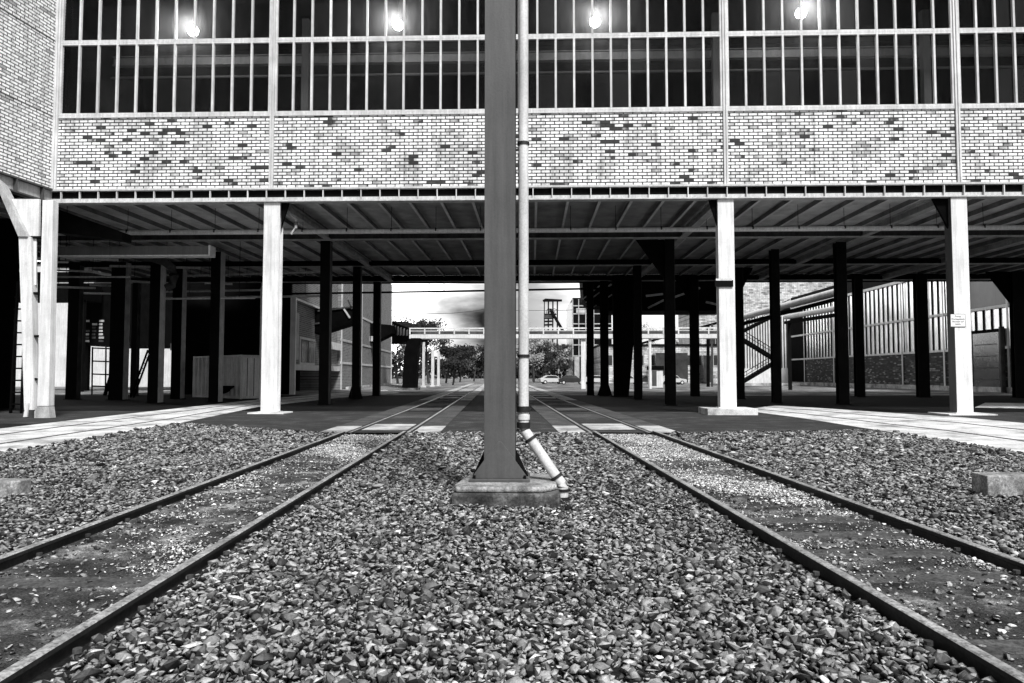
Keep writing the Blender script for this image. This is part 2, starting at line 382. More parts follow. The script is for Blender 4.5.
def angular(v, N, k=7):            # chop a sphere by random planes: crushed-stone shapes
    out = np.repeat(v[None], N, 0).copy()
    for _ in range(k):
        nrm = rng.normal(size=(N,3)); nrm /= np.linalg.norm(nrm, axis=1, keepdims=True)
        d = rng.uniform(.25, .7, size=(N,1)); h = np.einsum('nvk,nk->nv', out, nrm)-d
        out -= np.clip(h, 0, None)[:, :, None]*nrm[:, None, :]
    return out
def stones(name, x, y, z, size, mat, tmpl, label, cat, flat=.7):
    N = len(x); tv, tf = tmpl; size = np.clip(size, 0, np.median(size)*2.1)
    v = angular(tv, N)
    v *= (rng.uniform(.75, 1.6, size=(N,1,3))*np.array([1,1,flat]))
    ang = rng.uniform(0, 2*np.pi, N); ax = rng.normal(0, .45, N); ay = rng.normal(0, .45, N)
    c_, s_ = np.cos(ax)[:,None], np.sin(ax)[:,None]; Y_, Z_ = v[:,:,1]*c_-v[:,:,2]*s_, v[:,:,1]*s_+v[:,:,2]*c_; v[:,:,1], v[:,:,2] = Y_, Z_
    c_, s_ = np.cos(ay)[:,None], np.sin(ay)[:,None]; X_, Z_ = v[:,:,0]*c_+v[:,:,2]*s_, -v[:,:,0]*s_+v[:,:,2]*c_; v[:,:,0], v[:,:,2] = X_, Z_
    c_, s_ = np.cos(ang)[:,None], np.sin(ang)[:,None]; X_, Y_ = v[:,:,0]*c_-v[:,:,1]*s_, v[:,:,0]*s_+v[:,:,1]*c_; v[:,:,0], v[:,:,1] = X_, Y_
    v = v*size[:,None,None]+np.stack([x,y,z],1)[:,None,:]
    f = (tf[None]+(np.arange(N)*len(tv))[:,None,None]).reshape(-1)
    me = bpy.data.meshes.new(name); nv = N*len(tv); nf = N*len(tf)
    me.vertices.add(nv); me.vertices.foreach_set('co', v.reshape(-1).astype(np.float32))
    me.loops.add(nf*3); me.loops.foreach_set('vertex_index', f.astype(np.int32))
    me.polygons.add(nf); me.polygons.foreach_set('loop_start', np.arange(nf, dtype=np.int32)*3)
    try: me.polygons.foreach_set('loop_total', np.full(nf, 3, np.int32))
    except Exception: pass
    me.update(); me.materials.append(mat)
    o = bpy.data.objects.new(name, me); COL.objects.link(o); tag(o, label, cat, None, 'stuff'); return o
tdx, tdy = td.x, td.y
def visible(x, y, m_=1.05):
    dep = x*fh.x+y*fh.y; lat = x*rt.x+y*rt.y
    return (dep > 2.2) & (np.abs(lat) < dep*.80*m_+1.6)
lo2 = [G(*p) for p in left_lo[:4]]; ro2 = [G(*p) for p in right_lo[2:]]
gpol = [(-26,1.5)]+[(p.x, p.y) for p in lo2]+[(E2.x,E2.y),(E3.x,E3.y),(E4.x,E4.y)]+[(p.x,p.y) for p in ro2[1:]]+[(26,1.5)]
pl = Vector((X(506, 8.6), 8.6, 0))         # plinth of the centre column keeps stones out
def scatter(step, y0, y1, jit=.5):
    xs = np.arange(-24, 24, step); ys = np.arange(y0, y1, step); gx, gy = np.meshgrid(xs, ys)
    gx = gx.ravel()+rng.uniform(-jit, jit, gx.size)*step; gy = gy.ravel()+rng.uniform(-jit, jit, gy.size)*step
    k = visible(gx, gy) & in_poly(gx, gy, gpol); gx, gy = gx[k], gy[k]
    off = gx*tn.x+gy*tn.y; keep = np.ones(len(gx), bool)
    for a, c in beds: keep &= ~((off > a-.055) & (off < c+.055))
    keep &= ~((abs(gx-pl.x) < .60) & (abs(gy-pl.y) < .62))
    return gx[keep], gy[keep]
parts = [(.028, 2.2, 5.2, .0265, (ico_v, ico_f)), (.031, 5.2, 9.0, .028, (ico_v, ico_f)), (.038, 9.0, 13, .034, (ico_v, ico_f)), (.054, 13, 22, .046, (ico_v, ico_f))]
for i, (st, y0, y1, sz, tm) in enumerate(parts):
    x, y = scatter(st, y0, y1); N = len(x)
    size = sz*rng.lognormal(0, .33, N); size = np.clip(size, sz*.4, sz*2.1)
    off = x*tn.x+y*tn.y
    zz_ = rng.uniform(-.022, .028, N)+.012*np.sin(x*1.9+.7)*np.sin(y*1.3)
    for a, c in beds:
        near = np.minimum(abs(off-(a-.05)), abs(off-(c+.05))); zz_ = np.where(near < .25, zz_-.02*(1-near/.25), zz_)
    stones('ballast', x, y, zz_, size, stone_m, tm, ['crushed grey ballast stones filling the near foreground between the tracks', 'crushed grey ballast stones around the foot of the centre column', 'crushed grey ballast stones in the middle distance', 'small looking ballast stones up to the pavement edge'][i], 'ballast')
# pale chippings between the rails, in drifts
for (a, c), dens in zip(beds, (1.0, 1.7)):
    N0 = int(52000*dens); s = rng.uniform(1.5, SE, N0); o_ = rng.uniform(a+.05, c-.05, N0)
    f = 1.1*np.sin(s*1.75+o_*1.1)+.8*np.sin(s*.63+2+a)+.8*np.sin(o_*3.7+s*.9)+rng.normal(0, .55, N0)
    f += np.where(s > 7.5, .95*dens-.1, -.7)+np.where(s > 14, .3, 0)-.45*np.cos((s-1.8)*2*np.pi/.68)
    k = (f > 1.7) | (rng.random(N0) < .03); s, o_ = s[k], o_[k]
    x = o_*tn.x+s*td.x; y = o_*tn.y+s*td.y; N = len(x)
    stones('chippings', x, y, rng.uniform(0, .008, N), np.where(s > 8, .014, .009)*rng.lognormal(0, .5, N), stone_pale, (ico_v, ico_f), 'pale stone chippings drifted between the rails of the %s track' % ('left' if dens == 1 else 'right'), 'gravel')
    # a line of ballast spilled against the inner side of each rail
    N0 = 5200; s = rng.uniform(1.8, SE, N0); o_ = np.where(rng.random(N0) < .5, a+.06+rng.exponential(.3, N0), c-.06-rng.exponential(.3, N0))
    k = (o_ > a+.04) & (o_ < c-.04); s, o_ = s[k], o_[k]; x = o_*tn.x+s*td.x; y = o_*tn.y+s*td.y; N = len(x)
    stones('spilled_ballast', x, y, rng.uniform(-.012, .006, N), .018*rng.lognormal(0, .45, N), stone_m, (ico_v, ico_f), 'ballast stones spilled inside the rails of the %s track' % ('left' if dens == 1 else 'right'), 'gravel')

# ================================================================ CENTRE COLUMN + DRAIN PIPE
cw = .375
cy = 8.6; cx = X(500.5, cy)
pt = .235
T = thing('steel_column', (cx, cy, 0), 'tall dark grey column with triangular foot gusset standing in the gravel between the tracks', 'column', 'steel columns')
mb = MB()
px0, px1 = X(455, cy-.5), X(557, cy-.5)
mb.prism([(px0-.02,cy-.66,-.1),(px1+.03,cy-.66,-.1),(px1+.03,cy+.55,-.1),(px0-.02,cy+.55,-.1)], (0,0,.265))
mb.build('plinth', concrete_dark, T, .03)
mb = MB(); mb.prism([(px0+.02,cy-.62,.17),(px1-.16,cy-.62,.17),(px1,cy-.40,.17),(px1,cy+.5,.17),(px0+.10,cy+.5,.17),(px0-.01,cy-.40,.17)], (0,0,pt-.17))
mb.build('plinth_cap', concrete_mid, T, .025)
MB().box(cx-.36, cx+.36, cy-.28, cy+.28, pt+.002, pt+.035).build('base_plate', mid_steel, T, .004)
mb = MB(); zt = 14.0
mb.box(cx-cw/2, cx+cw/2, cy-.20, cy-.178, pt+.037, zt); mb.box(cx-cw/2, cx+cw/2, cy+.178, cy+.20, pt+.037, zt); mb.box(cx-.012, cx+.012, cy-.176, cy+.176, pt+.037, zt)
mb.build('shaft', mid_steel, T, .004)
for yy in (-.214, .202):
    mb = MB(); mb.prism([(cx-.34,cy+yy,pt+.037),(cx+.34,cy+yy,pt+.037),(cx+.18,cy+yy,pt+.26),(cx+.02,cy+yy,pt+.47),(cx-.02,cy+yy,pt+.47),(cx-.18,cy+yy,pt+.26)], (0,.012,0)); mb.build('gusset_plate', mid_steel, T, .002)
for sx in (-1, 1):
    mb = MB(); mb.prism([(cx+sx*.174,cy-.01,pt+.037),(cx+sx*.34,cy-.01,pt+.037),(cx+sx*.174,cy-.01,pt+.40)], (0,.02,0)); mb.build('stiffener', dark_steel, T)
for sx in (-.30, .30):
    for sy in (-.235, .235):
        mb = MB(); mb.tube([(cx+sx,cy+sy,pt+.03),(cx+sx,cy+sy,pt+.075)], .016, 6); mb.build('anchor_bolt', dark_steel, T)
# drain pipe beside it
pr = .063; yp = cy-.08; xp = X(523.5, yp, 300)
zb = Z(432, yp)
T = thing('drain_pipe', (X(563, yp), yp, 0), 'pale round downpipe beside the centre column, bending out to the right at its foot', 'pipe', 'pipes')
e2 = P(563, 484, yp-.05); e3 = P(562.5, 502, yp-.05)
pts = [Vector((xp,yp,zt)), Vector((xp,yp,zb+.05)), Vector((xp+.012,yp,zb+.015)), Vector((xp+.05,yp-.005,zb-.035)), Vector((e2.x-.06,e2.y,e2.z+.06)), Vector((e2.x-.018,e2.y,e2.z+.01)), Vector((e2.x,e2.y,e2.z-.04)), Vector((e2.x,e2.y,-.05))]
mb = MB(); mb.tube(pts, pr, 20); mb.build('pipe_run', pipe_m, T, 0, True)
def ring(p, d, r, w, mat=band_m, nm='pipe_collar'):
    d = Vector(d).normalized(); mb = MB(); mb.tube([p-d*w/2, p+d*w/2], r, 20); return mb.build(nm, mat, T, 0, True)
for yy in (144, 356): ring(Vector((xp,yp,Z(yy,yp))), (0,0,1), pr+.012, .035)
for yy in (409, 425): ring(Vector((xp,yp,Z(yy,yp))), (0,0,1), pr+.018, .07)
ring(Vector((xp,yp,Z(417,yp))), (0,0,1), pr+.012, .06, pipe_m, 'pipe_sleeve')
dd = (pts[4]-pts[3]).normalized(); ring(pts[3]+dd*.06, dd, pr+.013, .035); ring(pts[4]-dd*.03, dd, pr+.013, .035); ring(pts[6]-Vector((0,0,.03)), (0,0,1), pr+.013, .03); ring(Vector((e2.x,e2.y,.02)), (0,0,1), pr+.02, .05)
for zz_ in (Z(150,yp), Z(430,yp)):
    mb = MB(); mb.bar((cx+cw/2, yp, zz_), (xp-pr*.8, yp, zz_), .03, .02); mb.build('wall_bracket', band_m, T)

# loose concrete blocks
def block(pxa, pxb, ytop, ybot, lab, dep=.35):
    g = G((pxa+pxb)/2, ybot); xa, xb = X(pxa, g.y), X(pxb, g.y); zt_ = Z(ytop, g.y)
    mb = MB(); mb.prism([(xa,g.y,-.05),(xb,g.y+.04,-.05),(xb,g.y+dep,-.05),(xa+.02,g.y+dep,-.05)], (0,0,zt_+.05))
    o = mb.build('concrete_block', concrete_mid, None, .015); tag(o, lab, 'block', 'loose concrete blocks')
block(984, 1050, 474, 499, 'large squared concrete block lying in the gravel at the right edge')
block(-30, 18, 484, 497, 'small pale concrete block sunk in the gravel at the left edge', .3)

# ================================================================ MAIN HALL
zf0 = Z(201, YF); zf1 = Z(187.5, YF); zb1 = Z(111.5, YF); zt1 = Z(37.3, YF); zt2 = Z(-38, YF); ZTOP = 17.5
xA = X(57, YF, 120); posts = [X(272.5,YF,120), X(498.5,YF,120), X(725,YF,120), X(957,YF,120), X(1192,YF,120)]; posts += [posts[-1]+8.6, posts[-1]+17.2]; XR = posts[-1]
YB = 51.4   # rear of the hall
zs = zf0+.62
BLD = thing('brick_hall', ((xA+XR)/2, YF, 0), 'raised brick and steel hall with a long band of dark windows spanning the tracks', 'building')
bays = list(zip([xA]+posts[:-1], posts))
for i, (xa, xb) in enumerate(bays):
    a, c = xa+.09, xb-.09
    MB().box(a, c, YF-.02, YF+.25, zf1+.06, zb1-.10).build('brick_panel', brick_main, BLD)
    MB().box(a, c, YF-.02, YF+.25, zt2+.12, ZTOP-.15).build('brick_panel', brick_main, BLD)
    npan = 11 if i == 0 else 12
    for z0, z1 in ((zb1, zt1), (zt1, zt2)):
        fr = MB()
        fr.box(a, c, YF-.05, YF+.05, z0+.02, z0+.10); fr.box(a, c, YF-.05, YF+.05, z1-.10, z1-.02)
        fr.box(a, a+.08, YF-.05, YF+.05, z0+.102, z1-.102); fr.box(c-.08, c, YF-.05, YF+.05, z0+.102, z1-.102)
        W = fr.build('window', frame_paint, BLD)
        for k in range(1, npan):
            x = a+(c-a)*k/npan
            MB().box(x-.04, x+.04, YF-.06, YF+.04, z0+.102, z1-.102).build('mullion', frame_paint, W)
        gm = MB()
        for k in range(npan):
            p0_ = a+(c-a)*k/npan+.002; p1_ = a+(c-a)*(k+1)/npan-.002
            for h0, h1 in ((z0+.103, (z0+z1)/2-.001), ((z0+z1)/2+.001, z1-.103)):
                t_ = random.uniform(-.006, .006); gm.quad([(max(p0_,a+.082), YF+.044+t_, h0), (min(p1_,c-.082), YF+.044-t_, h0), (min(p1_,c-.082), YF+.044-t_, h1), (max(p0_,a+.082), YF+.044+t_, h1)])
        gm.build('pane', glass_m, W)
        # objects under W: W has its own parent inverse, children meshes are in site coordinates
for x in [xA]+posts:
    mb = MB(); mb.box(x-.085, x-.02, YF-.09, YF+.1, zf1+.02, ZTOP); mb.box(x+.02, x+.085, YF-.09, YF+.1, zf1+.02, ZTOP); mb.box(x-.019, x+.019, YF-.05, YF+.1, zf1+.02, ZTOP)
    mb.build('facade_post', frame_paint, BLD)
mb = MB(); mb.box(xA+.09, XR, YF-.055, YF+.1, zb1-.095, zb1+.015); mb.build('sill_rail', frame_paint, BLD, .005)
mb = MB(); mb.box(xA+.09, XR, YF-.055, YF+.1, zt1-.018, zt1+.018); mb.build('transom', frame_paint, BLD)
# fascia I-beam
mb = MB(); mb.box(xA-.1, XR, YF-.18, YF+.2, zf1-.045, zf1+.03); mb.box(xA-.1, XR, YF-.2, YF+.2, zf0, zf0+.05); mb.box(xA-.1, XR, YF-.06, YF-.013, zf0+.052, zf0+.2); mb.build('fascia_flange', frame_paint, BLD)
MB().box(xA-.1, XR, YF-.01, YF+.02, zf0+.052, zf1-.047).build('fascia_web', dark_steel, BLD)
x = xA+.35; q = 0
while x < XR:
    mb = MB(); mb.box(x-.017, x+.017, YF-.15, YF-.062, zf0+.052, zf1-.047); mb.build('stiffener', frame_paint, BLD); x += (posts[1]-posts[0])/12
# roof, back, floor slab
MB().box(xA, XR, YF+.3, YB, ZTOP-.3, ZTOP).build('roof', black_m, BLD)
MB().box(xA, XR, YB-.3, YB-.002, zf1, ZTOP-.302).build('rear_wall', brick_main, BLD)
MB().box(xA+.02, xA+.28, YF+.3, YB-.302, zs+.202, ZTOP-.302).build('end_wall', roomw_m, BLD)
MB().box(XR-.3, XR-.002, YF+.3, YB-.302, zf1, ZTOP-.302).build('end_wall', brick_main, BLD)

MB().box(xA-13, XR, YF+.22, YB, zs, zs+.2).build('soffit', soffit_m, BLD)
# dim room behind the glazing
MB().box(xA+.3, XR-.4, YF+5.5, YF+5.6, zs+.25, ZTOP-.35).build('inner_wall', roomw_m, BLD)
mb = MB(); mb.ibeam((xA+.2, YF+3.2, Z(57, YF+3.2)), (XR-.4, YF+3.2, Z(57, YF+3.2)), .42, .25); mb.build('crane_rail', rust_m, BLD)
mb = MB(); mb.tube([(xA+.2, YF+3.0, Z(73, YF+3)), (XR-.4, YF+3.0, Z(73, YF+3))], .05); mb.build('inner_pipe', mid_steel, BLD)
for x in posts[:-1]:
    MB().box(x+.25, x+.55, YF+2.6, YF+2.9, zs+.25, ZTOP-.35).build('inner_post', mid_steel, BLD)
# joists
x = xA+.8-1.32*9
while x < XR-1:
    mb = MB(); mb.box(x-.012, x+.012, YF+.24, YB-.1, zs-.23, zs-.002); mb.build('joist_web', joist_web_m, BLD)
    mb = MB(); mb.box(x-.055, x+.055, YF+.24, YB-.1, zs-.25, zs-.232); mb.build('joist', joist_m, BLD); x += 1.32
rows = [YF+.6, G(325,405).y+.3, 43.6, YB-.6]
cz = zf0-.02
for yy, mt in ((rows[1]-.3, edge_steel), (rows[2], dark_steel), (rows[3], dark_steel)):
    mb = MB(); mb.ibeam((X(50,yy), yy, cz+.20), (XR-.2, yy, cz+.20), .36, .26, .03, .02); mb.build('cross_beam', mt, BLD)
    mb = MB(); mb.box(X(50,yy), XR-.2, yy-.128, yy+.128, cz-.003, cz+.017); mb.box(X(50,yy), XR-.2, yy-.155, yy-.132, cz-.003, cz+.05); mb.build('flange_strip', cream_steel, BLD)
MB().box(xA+.3, XR-.2, YB+.003, YB+.2, cz-.02, zf1).build('rear_fascia', black_m, BLD)
for px in (272.5, 725, 957, 1192):
    x = X(px, YF, 200)
    mb = MB(); mb.ibeam((x, YF+.25, cz+.19), (x, YB-.2, cz+.19), .34, .34, .03, .02); mb.build('girder', cream_steel, BLD)

# lamps glowing inside
for px, py, lab in ((193,31,'glowing lamp behind the leftmost window bay'),(398,25,'glowing lamp behind the window just left of the centre column'),(595,22,'glowing lamp behind the window just right of the centre pipe'),(801,13,'glowing lamp behind the rightmost lit window bay')):
    yy = YF+.55; p = P(px, py, yy)
    T = thing('hall_lamp', (p.x, p.y, p.z+.3), lab, 'lamp', 'lamps glowing inside the hall')
    MB().sphere(p, .21, 16, 10).build('bulb', lamp_m, T, 0, True)
    mb = MB(); mb.tube([p+Vector((0,0,.18)), p+Vector((0,0,.30)), p+Vector((0,0,.36))], .15, 12, .04); mb.tube([p+Vector((0,0,.3)), Vector((p.x,p.y,ZTOP-.32))], .015, 6); mb.build('lamp_cap', dark_steel, T)

# ---------------------------------------------------------------- columns
def column(px, basey, wpx, lab, mt, ztop, ysnap=None, plinth=None, flare=False, side=None, haunch=None, dpt=None):
    yy = ysnap if ysnap else G(px, basey).y
    x = X(px, yy, 320); kx = F_/yy; w = wpx/kx; d = dpt or w*.8
    T = thing('steel_column', (x, yy, 0), lab, 'column', 'steel columns')
    tf = .035
    z0 = .0
    if plinth:
        hw = plinth[0]/kx/2; hp = plinth[1]
        MB().box(x-hw, x+hw, yy-hw*.8, yy+hw*.8, -.05, hp).build('plinth', concrete_m, T, .02); z0 = hp+.002
    MB().box(x-w*.62, x+w*.62, yy-d*.62, yy+d*.62, z0, z0+.03).build('base_plate', mt, T); z0 += .032
    mb = MB(); mb.box(x-w/2, x+w/2, yy-d/2, yy-d/2+tf, z0, ztop); mb.build('front_flange', mt, T, .004)
    mb = MB(); mb.box(x-w/2, x+w/2, yy+d/2-tf, yy+d/2, z0, ztop); mb.build('rear_flange', mt, T, .004)
    mb = MB(); mb.box(x-.015, x+.015, yy-d/2+tf+.002, yy+d/2-tf-.002, z0, ztop); mb.build('web', mt, T)
    if side:  # thin strip giving one side a different tone from the flanges
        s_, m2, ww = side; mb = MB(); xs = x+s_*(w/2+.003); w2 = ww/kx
        mb.box(min(xs, xs+s_*.012), max(xs, xs+s_*.012), yy-d/2, yy+d/2, z0, ztop); mb.build('side_tint', m2, T)
    if flare:
        mb = MB(); mb.prism([(x-w*.5,yy-d/2-.02,z0),(x-w*.95,yy-d/2-.02,z0),(x-w*.5,yy-d/2-.02,z0+.8)], (0,.018,0)); mb.prism([(x+w*.5,yy-d/2-.02,z0),(x+w*.95,yy-d/2-.02,z0),(x+w*.5,yy-d/2-.02,z0+.8)], (0,.018,0)); mb.build('foot_gusset', mt, T)
    if haunch:
        s_, hl, hh = haunch
        mb = MB(); mb.prism([(x+s_*w/2,yy-.05,ztop-hh),(x+s_*(w/2+hl),yy-.05,ztop-.002),(x+s_*w/2,yy-.05,ztop-.002)], (0,.1,0)); mb.build('haunch', black_m, T)
    return T
ct = zf0-.004
column(272, 414, 16.5, 'white H-section column under the facade left of the centre column', white_paint, ct, YF+.1, (36,.05), dpt=.38, haunch=(1,.3,1.0))
column(726, 413, 15.8, 'white column on a raised concrete pad right of the centre column', white_paint, ct, YF+.1, (48,.24), dpt=.38, haunch=(-1,.3,1.0))
column(959, 411, 15.5, 'white column near the right edge carrying a small notice', white_paint, ct, YF+.1, (46,.05), side=(-1, mid_steel, 6), dpt=.45, haunch=(-1,.6,1.2))
r2, r3, r4 = rows[1], rows[2], rows[3]; cc = cz+.0
ind = [ (325.5,r2,12,'dark column directly right of the white left column'), (357,r3,9.5,'slim dark column, second in the row behind the white left column'), (377,r4,8.5,'slimmest dark column at the end of the left row'),
 (669.5,r2,11.5,'black column standing left of the white column with a pad'), (637.5,r3,9,'black column just left of the black column by the padded white one'), (604,r4,9.5,'black column, second from the open yard on the right'), (590,r4+1,8,'black column standing closest to the open yard on the right'),
 (694,r4-1,10,'black column with a haunch next to the white padded column'), (738,r3+1,11,'black column half hidden behind the white padded column'), (775,r2+3,9.5,'black column beside the zigzag stair'),
 (841,r2+1,12,'black column in front of the striped workshop windows'), (858,r4-2,10,'black column close behind the one before the striped windows'), (921,r4-3,13,'black column left of the column with the notice'), (1018,r4-4,15,'black column at the right edge beside the dark door'),
 (75,r3-1,14,'black column next to the bright gap by the left trestle'), (120,r3-2,18,'broad black column with a painted-in lit right edge on the left'), (136,r4,7,'narrow black column between the two broad left ones'), (157,r2+2,13,'tall dark column with painted-in lit edge below the bent duct'),
 (179,r3,12,'dark column at the left end of the shipping container'), (217,r2+3,12,'dark column in front of the shipping container')]
LIT = (120, 157, 179, 217)
for px, yy, w, lab in ind:  # columns under the hall painted near-black to carry its shade
    hn = None
    if px == 669.5: hn = (-1, 1.4, 2.0)
    if px == 694: hn = (-1, 1.0, 1.6)
    if px == 738: hn = (1, .7, 1.4)
    if px == 1018: hn = (-1, 1.6, 2.2)
    column(px, 0, w*.82, lab, dark_steel if px not in (325.5,) else dark_steel, cc, yy, flare=(px in (357, 604)), side=((1, cream_steel, 3) if px in LIT else (1, edge_steel, 2)), haunch=hn, dpt=(.55 if px in LIT else .4))  # paler side strips paint the right edges as if lit
# tapering broad pier on the right
yy = r4-1.5; T = thing('steel_pier', (X(621,yy), yy, 0), 'broad black pier tapering towards its foot among the right columns', 'pier')
mb = MB(); xa, xb, xc, xd = X(613,yy), X(633,yy), X(629,yy), X(614,yy)
mb.prism([(xd,yy-.3,0),(X(628,yy),yy-.3,0),(X(634,yy),yy-.3,4.2),(X(634,yy),yy-.3,cc),(xa,yy-.3,cc)], (0,.6,0)); mb.build('shaft', black_m, T, .01)
MB().box(xd-.2, xc+.2, yy-.45, yy+.45, -.02, .06).build('base_plate', dark_steel, T)

# ---------------------------------------------------------------- sign on the right column
ys = YF+.1-.225-.012; T = thing('notice', (X(959,ys), ys, Z(321,ys)), 'small white notice with four lines of text fixed to the right column', 'sign')
s0, s1 = X(952,ys), X(967,ys); z0, z1 = Z(328,ys), Z(315,ys)
fm_ = MB(); fm_.box(s0,s1,ys-.008,ys+.004,z0,z1); fm_.build('plate', sign_m, T)
mb = MB(); mb.box(s0,s1,ys-.011,ys-.0085,z0,z0+.025); mb.box(s0,s1,ys-.011,ys-.0085,z1-.015,z1); mb.box(s0,s0+.012,ys-.011,ys-.0085,z0+.026,z1-.016); mb.box(s1-.012,s1,ys-.011,ys-.0085,z0+.026,z1-.016); mb.build('border', edge_steel, T)
for k, (tx, sz_) in enumerate((('Privat', .10), ('Werksgel\u00e4nde', .085), ('Betreten auf', .085), ('Gefahr', .08))):
    cu = bpy.data.curves.new('notice_text', 'FONT'); cu.body = tx; cu.size = sz_; cu.align_x = 'CENTER'; cu.extrude = .001
    to = bpy.data.objects.new('notice_text', cu); me = None
    COL.objects.link(to); bpy.context.view_layer.update()
    me = bpy.data.meshes.new_from_object(to.evaluated_get(bpy.context.evaluated_depsgraph_get())); COL.objects.unlink(to); bpy.data.objects.remove(to)
    me.materials.clear(); me.materials.append(ink_m); o = bpy.data.objects.new('text_line', me); COL.objects.link(o); o.parent = T
    o.location = Vector(((s0+s1)/2, ys-.012, z1-.13-.095*k))-T.location; o.rotation_euler = (R_(90), 0, 0)

# ================================================================ PROJECTING WING ON THE LEFT
wd = ray(604, 375); wd = Vector((wd.x, wd.y, 0)).normalized(); A = Vector((xA-.10, YF-.02, 0)); wn = Vector((-wd.y, wd.x, 0))   # wn points left/back
def wp(s, o_=0, z=0): v = A-wd*s+wn*o_; return Vector((v.x, v.y, z))
WG = thing('brick_wing', wp(3), 'bright brick wing projecting forward at the left edge', 'building')
LW = 9
def wbox(s0_, s1_, o0, o1, z0, z1, nm, mt, bev=0):
    mb = MB(); mb.prism([wp(s0_,o0,z0), wp(s1_,o0,z0), wp(s1_,o1,z0), wp(s0_,o1,z0)], (0,0,z1-z0)); return mb.build(nm, mt, WG, bev)
zj = [zf1+.05, zb1-.03, zt1+.05, ZTOP]
for k in range(3): wbox(.08, LW, 0, .3, zj[k]+.02, zj[k+1]-.02, 'brick_panel', brick_side)
for z_ in zj[1:3]: wbox(.08, LW, -.015, .28, z_-.018, z_+.018, 'joint_rail', mid_steel)
wbox(-.02, .075, -.05, .3, zf1, ZTOP, 'corner_post', frame_paint)
wbox(-.1, LW, -.16, .16, zf1-.02, zf1+.045, 'fascia_flange', mid_steel)
wbox(-.1, LW, -.18, .18, zf0-.02, zf0+.04, 'fascia_flange', mid_steel)
wbox(0, LW, 0, .03, zf0+.042, zf1-.022, 'fascia_web', frame_paint)
for k in range(7): wbox(.55+k*1.25, .60+k*1.25, -.15, -.002, zf0+.042, zf1-.022, 'stiffener', mid_steel)
wbox(0, LW, .35, 14, zf0+.3, zf0+.5, 'soffit', black_m)
wbox(-.05, LW, .30, 14, zf0+.502, zf0+1.2, 'soffit', black_m)
wbox(-26, -.2, .4, .7, zs+.21, ZTOP, 'side_wall', brick_side)
wbox(4.5, LW, 10, 10.3, 0, zf0+.29, 'rear_wall', black_m); wbox(1.5, 1.8, 1.2, 10, 0, zf0+.29, 'cross_wall', black_m)
wbox(0, LW, 8, 8.3, zf0+.5, ZTOP, 'rear_wall', brick_side)
# trestle leg pair
ty = G(40, 418).y
T = thing('trestle_column', (X(36,ty), ty, 0), 'white twin-leg trestle with slanting bracket under the left wing', 'column')
def pp(pts, Y, th, nm, mt, bev=0):
    mb = MB(); mb.prism([P(a, c, Y) for a, c in pts], (0, th, 0)); return mb.build(nm, mt, T, bev)
pp([(42.5,200),(53,200),(48.5,406),(37,406)], ty, .3, 'leg', white_paint, .008)
pp([(18.5,237),(31,237),(33.5,410),(24,410)], ty-.05, .3, 'leg', mid_steel if False else white_paint, .008)
pp([(6,199),(39,199),(38.5,236.5),(22,236.5)], ty+.06, .1, 'web_plate', white_paint)
pp([(-8,176),(1,184),(27,236.5),(18,236.5)], ty-.12, .35, 'bracket', cream_steel, .008)
pp([(31.5,238),(36.5,238),(36,285),(33.2,285)], ty+.1, .03, 'web_plate', white_paint)
for y_ in (236, 292, 335, 378): pp([(30.5,y_),(44,y_),(44,y_+2.2),(30.5,y_+2.2)], ty+.02, .2, 'tie', dark_steel)
pp([(36.8,406.5),(48.5,406.5),(50,418),(31,418)], ty-.02, .3, 'foot', cream_steel)
pp([(23.5,410.5),(33.5,410.5),(33.5,419),(22,419)], ty-.06, .3, 'foot', edge_steel)
pp([(26,404),(28.5,403),(27,417),(23,417)], ty-.12, .05, 'foot_rib', white_paint)
# ladder on the far left
T = thing('ladder', (X(17,ty+3), ty+3, 0), 'upright ladder with dark rungs seen against the bright gap at far left', 'ladder')
ly = ty+3; mb = MB(); mb.bar((X(12,ly),ly,0), (X(15,ly),ly,5.2), .07, .1, (0,1,0)); mb.build('rail', black_m, T)
mb = MB(); mb.bar((X(22.5,ly),ly,0), (X(23,ly),ly,5.2), .05, .1, (0,1,0)); mb.build('rail', black_m, T)
for k in range(10):
    z_ = .35+.47*k; mb = MB(); mb.bar((X(12,ly),ly,z_), (X(23,ly),ly,z_), .05, .06); mb.build('rung', black_m, T)

# ================================================================ PIPES AND DUCTS UNDER THE HALL
yq = YF+3.4
hung_m = paint('hung_pipe_paint', .88, .45, .8, 1.0, 1.0, True, .15)
T = thing('ceiling_pipe', (0, yq, 5), 'long pale pipe hung on clamps across the full ceiling near the front', 'pipe', 'pipes')
za, zc_ = Z(236, yq, 60), Z(224.5, yq, 1000)
zc0 = Z(232, yq, 272)
mb = MB(); mb.tube([(X(50,yq),yq,zc0),(XR-.4,yq,zc0)], .105, 14); mb.build('pipe_run', hung_m, T, 0, True)
x = xA+1
while x < XR-1:
    mb = MB(); mb.box(x-.03, x+.03, yq-.13, yq+.13, zc0-.02, zc0+.13); mb.tube([(x,yq,zc0+.13),(x,yq,zs)], .012, 6); mb.build('hanger', edge_steel, T); x += 1.98
yd = YF+2.0
T = thing('box_duct', (X(130,yd), yd, 5), 'grey square duct below the pale pipe on the left', 'duct')
mb = MB(); mb.box(X(54,yd), X(206,yd), yd, yd+.5, Z(253,yd), Z(244,yd)); mb.build('duct_body', mid_steel, T, .01)
mb = MB(); mb.box(X(54,yd), X(207,yd), yd-.02, yd+.55, Z(254.2,yd), Z(253.2,yd)); mb.build('lower_flange', frame_paint, T)
mb = MB(); mb.box(X(206,yd), X(207.5,yd), yd-.02, yd+.52, Z(253,yd), Z(243.5,yd)); mb.build('end_flange', frame_paint, T)
